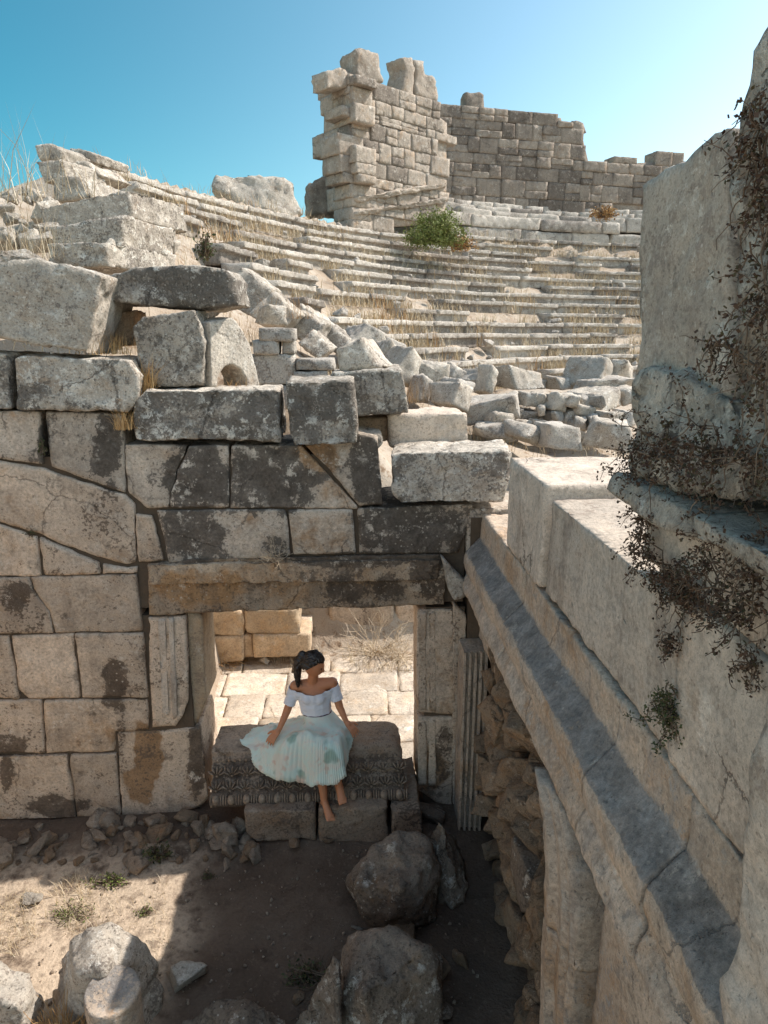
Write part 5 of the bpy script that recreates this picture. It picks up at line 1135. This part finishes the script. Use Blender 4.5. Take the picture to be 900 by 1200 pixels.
def lag(t):
    i = min(int(np.searchsorted(knots, t, 'right')-1), 2); h = knots[i+1]-knots[i]; s = (t-knots[i])/h
    def tan(j): return (K[min(j+1, 3)]-K[max(j-1, 0)])/(knots[min(j+1, 3)]-knots[max(j-1, 0)])
    return (2*s**3-3*s*s+1)*K[i]+(s**3-2*s*s+s)*h*tan(i)+(-2*s**3+3*s*s)*K[i+1]+(s**3-s*s)*h*tan(i+1)
for t in T_:
    r = lag(t); ph = np.arange(NA)/NA*2*math.pi
    out = np.stack([ca, sa, 0*ca+.5], -1); r = r+out*(  .0042*t*(.35+.65*sstep(-.3, .4, fbm(r*4, 2)))*np.sin(ph*120+3*np.sin(ph*7))+.022*t*t*np.sin(ph*11+1.)*np.abs(np.sin(ph*2.5))+.012*t*np.sin(ph*5))[:, None]
    r = r+np.stack([0*ca, 0*ca, .075*t*(1-.4*t)*fbm(r*V3(6.5, 6.5, 3)+3, 3)], -1)
    r[:, 2] = np.where(r[:, 1] > 5.47, np.maximum(r[:, 2], .772), np.where(r[:, 1] > 5.22, np.maximum(r[:, 2], .40+1.4*(r[:, 1]-5.21)), r[:, 2]))
    rows_.append(r)
V = np.concatenate(rows_); F = [(i*NA+j, i*NA+(j+1) % NA, (i+1)*NA+(j+1) % NA, (i+1)*NA+j) for i in range(29) for j in range(NA)]
sk = mk('skirt', V, F, M['skirt'], woman); sm = sk.modifiers.new('thick', 'SOLIDIFY'); sm.thickness = .003
# waistband
bm = bmesh.new(); rr_ = [[bm.verts.new((waist[0]+(.140+o_)*math.cos(a), waist[1]+(.107+o_)*math.sin(a), waist[2]+zz)) for a in np.linspace(0, 6.2832, 48, endpoint=False)] for zz, o_ in ((-.022, -.004), (-.008, .0), (-.002, -.006))]
for i in range(2):
    for j in range(48): bm.faces.new((rr_[i][j], rr_[i][(j+1) % 48], rr_[i+1][(j+1) % 48], rr_[i+1][j]))
V, F = np.array([v.co[:] for v in bm.verts]), None; bm.verts.index_update(); F = [[v.index for v in f_.verts] for f_ in bm.faces]; bm.free(); mk('waistband', V, F, M['band'], sk)
for (p, fd, lat) in (foot1, foot2): eyes('toe_nails', [(p+lat*q+V3(0, 0, .007)-fd*.006, lat*.004, fd*.004, V3(0, 0, .002)) for q in (-.03, -.014, 0, .014, .027)], M['nail'])

# ------------------------------------------------------------------ sky, sun, camera
w = bpy.data.worlds.new('World'); scn.world = w; w.use_nodes = True; nt = w.node_tree; nt.nodes.clear()
SUN = np.array([.86, .18, 1.]); SUN /= np.linalg.norm(SUN)
elev = math.asin(SUN[2]); rot = math.atan2(SUN[0], SUN[1])
sky = nt.nodes.new('ShaderNodeTexSky'); sky.sky_type = 'NISHITA'; sky.sun_disc = False; sky.sun_elevation = elev; sky.sun_rotation = rot; sky.air_density = 1.0; sky.dust_density = 1.0; sky.ozone_density = 2.0; sky.altitude = 400
bg = nt.nodes.new('ShaderNodeBackground'); bg.inputs['Strength'].default_value = .15
ow = nt.nodes.new('ShaderNodeOutputWorld'); tint = nt.nodes.new('ShaderNodeMix'); tint.data_type = 'RGBA'; tint.blend_type = 'MULTIPLY'; tint.inputs[0].default_value = 1.; gco = nt.nodes.new('ShaderNodeTexCoord'); dt = nt.nodes.new('ShaderNodeVectorMath'); dt.operation = 'DOT_PRODUCT'; dt.inputs[1].default_value = (-.70, .66, .28)
gr = nt.nodes.new('ShaderNodeMapRange'); gr.inputs['From Min'].default_value = .25; gr.inputs['From Max'].default_value = .98; gm = nt.nodes.new('ShaderNodeMix'); gm.data_type = 'RGBA'
gm.inputs[6].default_value = (1.06, .99, .80, 1); gm.inputs[7].default_value = (.10, .43, .40, 1)
nt.links.new(gco.outputs['Generated'], dt.inputs[0]); nt.links.new(dt.outputs['Value'], gr.inputs['Value']); nt.links.new(gr.outputs[0], gm.inputs[0]); nt.links.new(gm.outputs[2], tint.inputs[7])
nt.links.new(sky.outputs[0], tint.inputs[6]); nt.links.new(tint.outputs[2], bg.inputs[0]); nt.links.new(bg.outputs[0], ow.inputs[0])
ld = bpy.data.lights.new('sun', 'SUN'); ld.energy = 2.75; ld.angle = math.radians(.5); ld.color = (1, .945, .89)
lo = bpy.data.objects.new('sun', ld); col.objects.link(lo); lo.rotation_euler = Vector(-SUN).to_track_quat('-Z', 'Y').to_euler(); lo.location = (8, 0, 14)
cd = bpy.data.cameras.new('camera'); cam = bpy.data.objects.new('camera', cd); col.objects.link(cam); scn.camera = cam
cam.location = (0, 0, H); cam.rotation_euler = (math.pi/2-PITCH, 0, -YAW); cd.sensor_width = 36; cd.sensor_fit = 'AUTO'; cd.lens = 24; cd.clip_start = .05; cd.clip_end = 20000
scn.view_settings.view_transform = 'Standard'; scn.view_settings.look = 'None'; scn.view_settings.exposure = 1.12; scn.view_settings.gamma = 1
scn.render.resolution_x = 768; scn.render.resolution_y = 1024
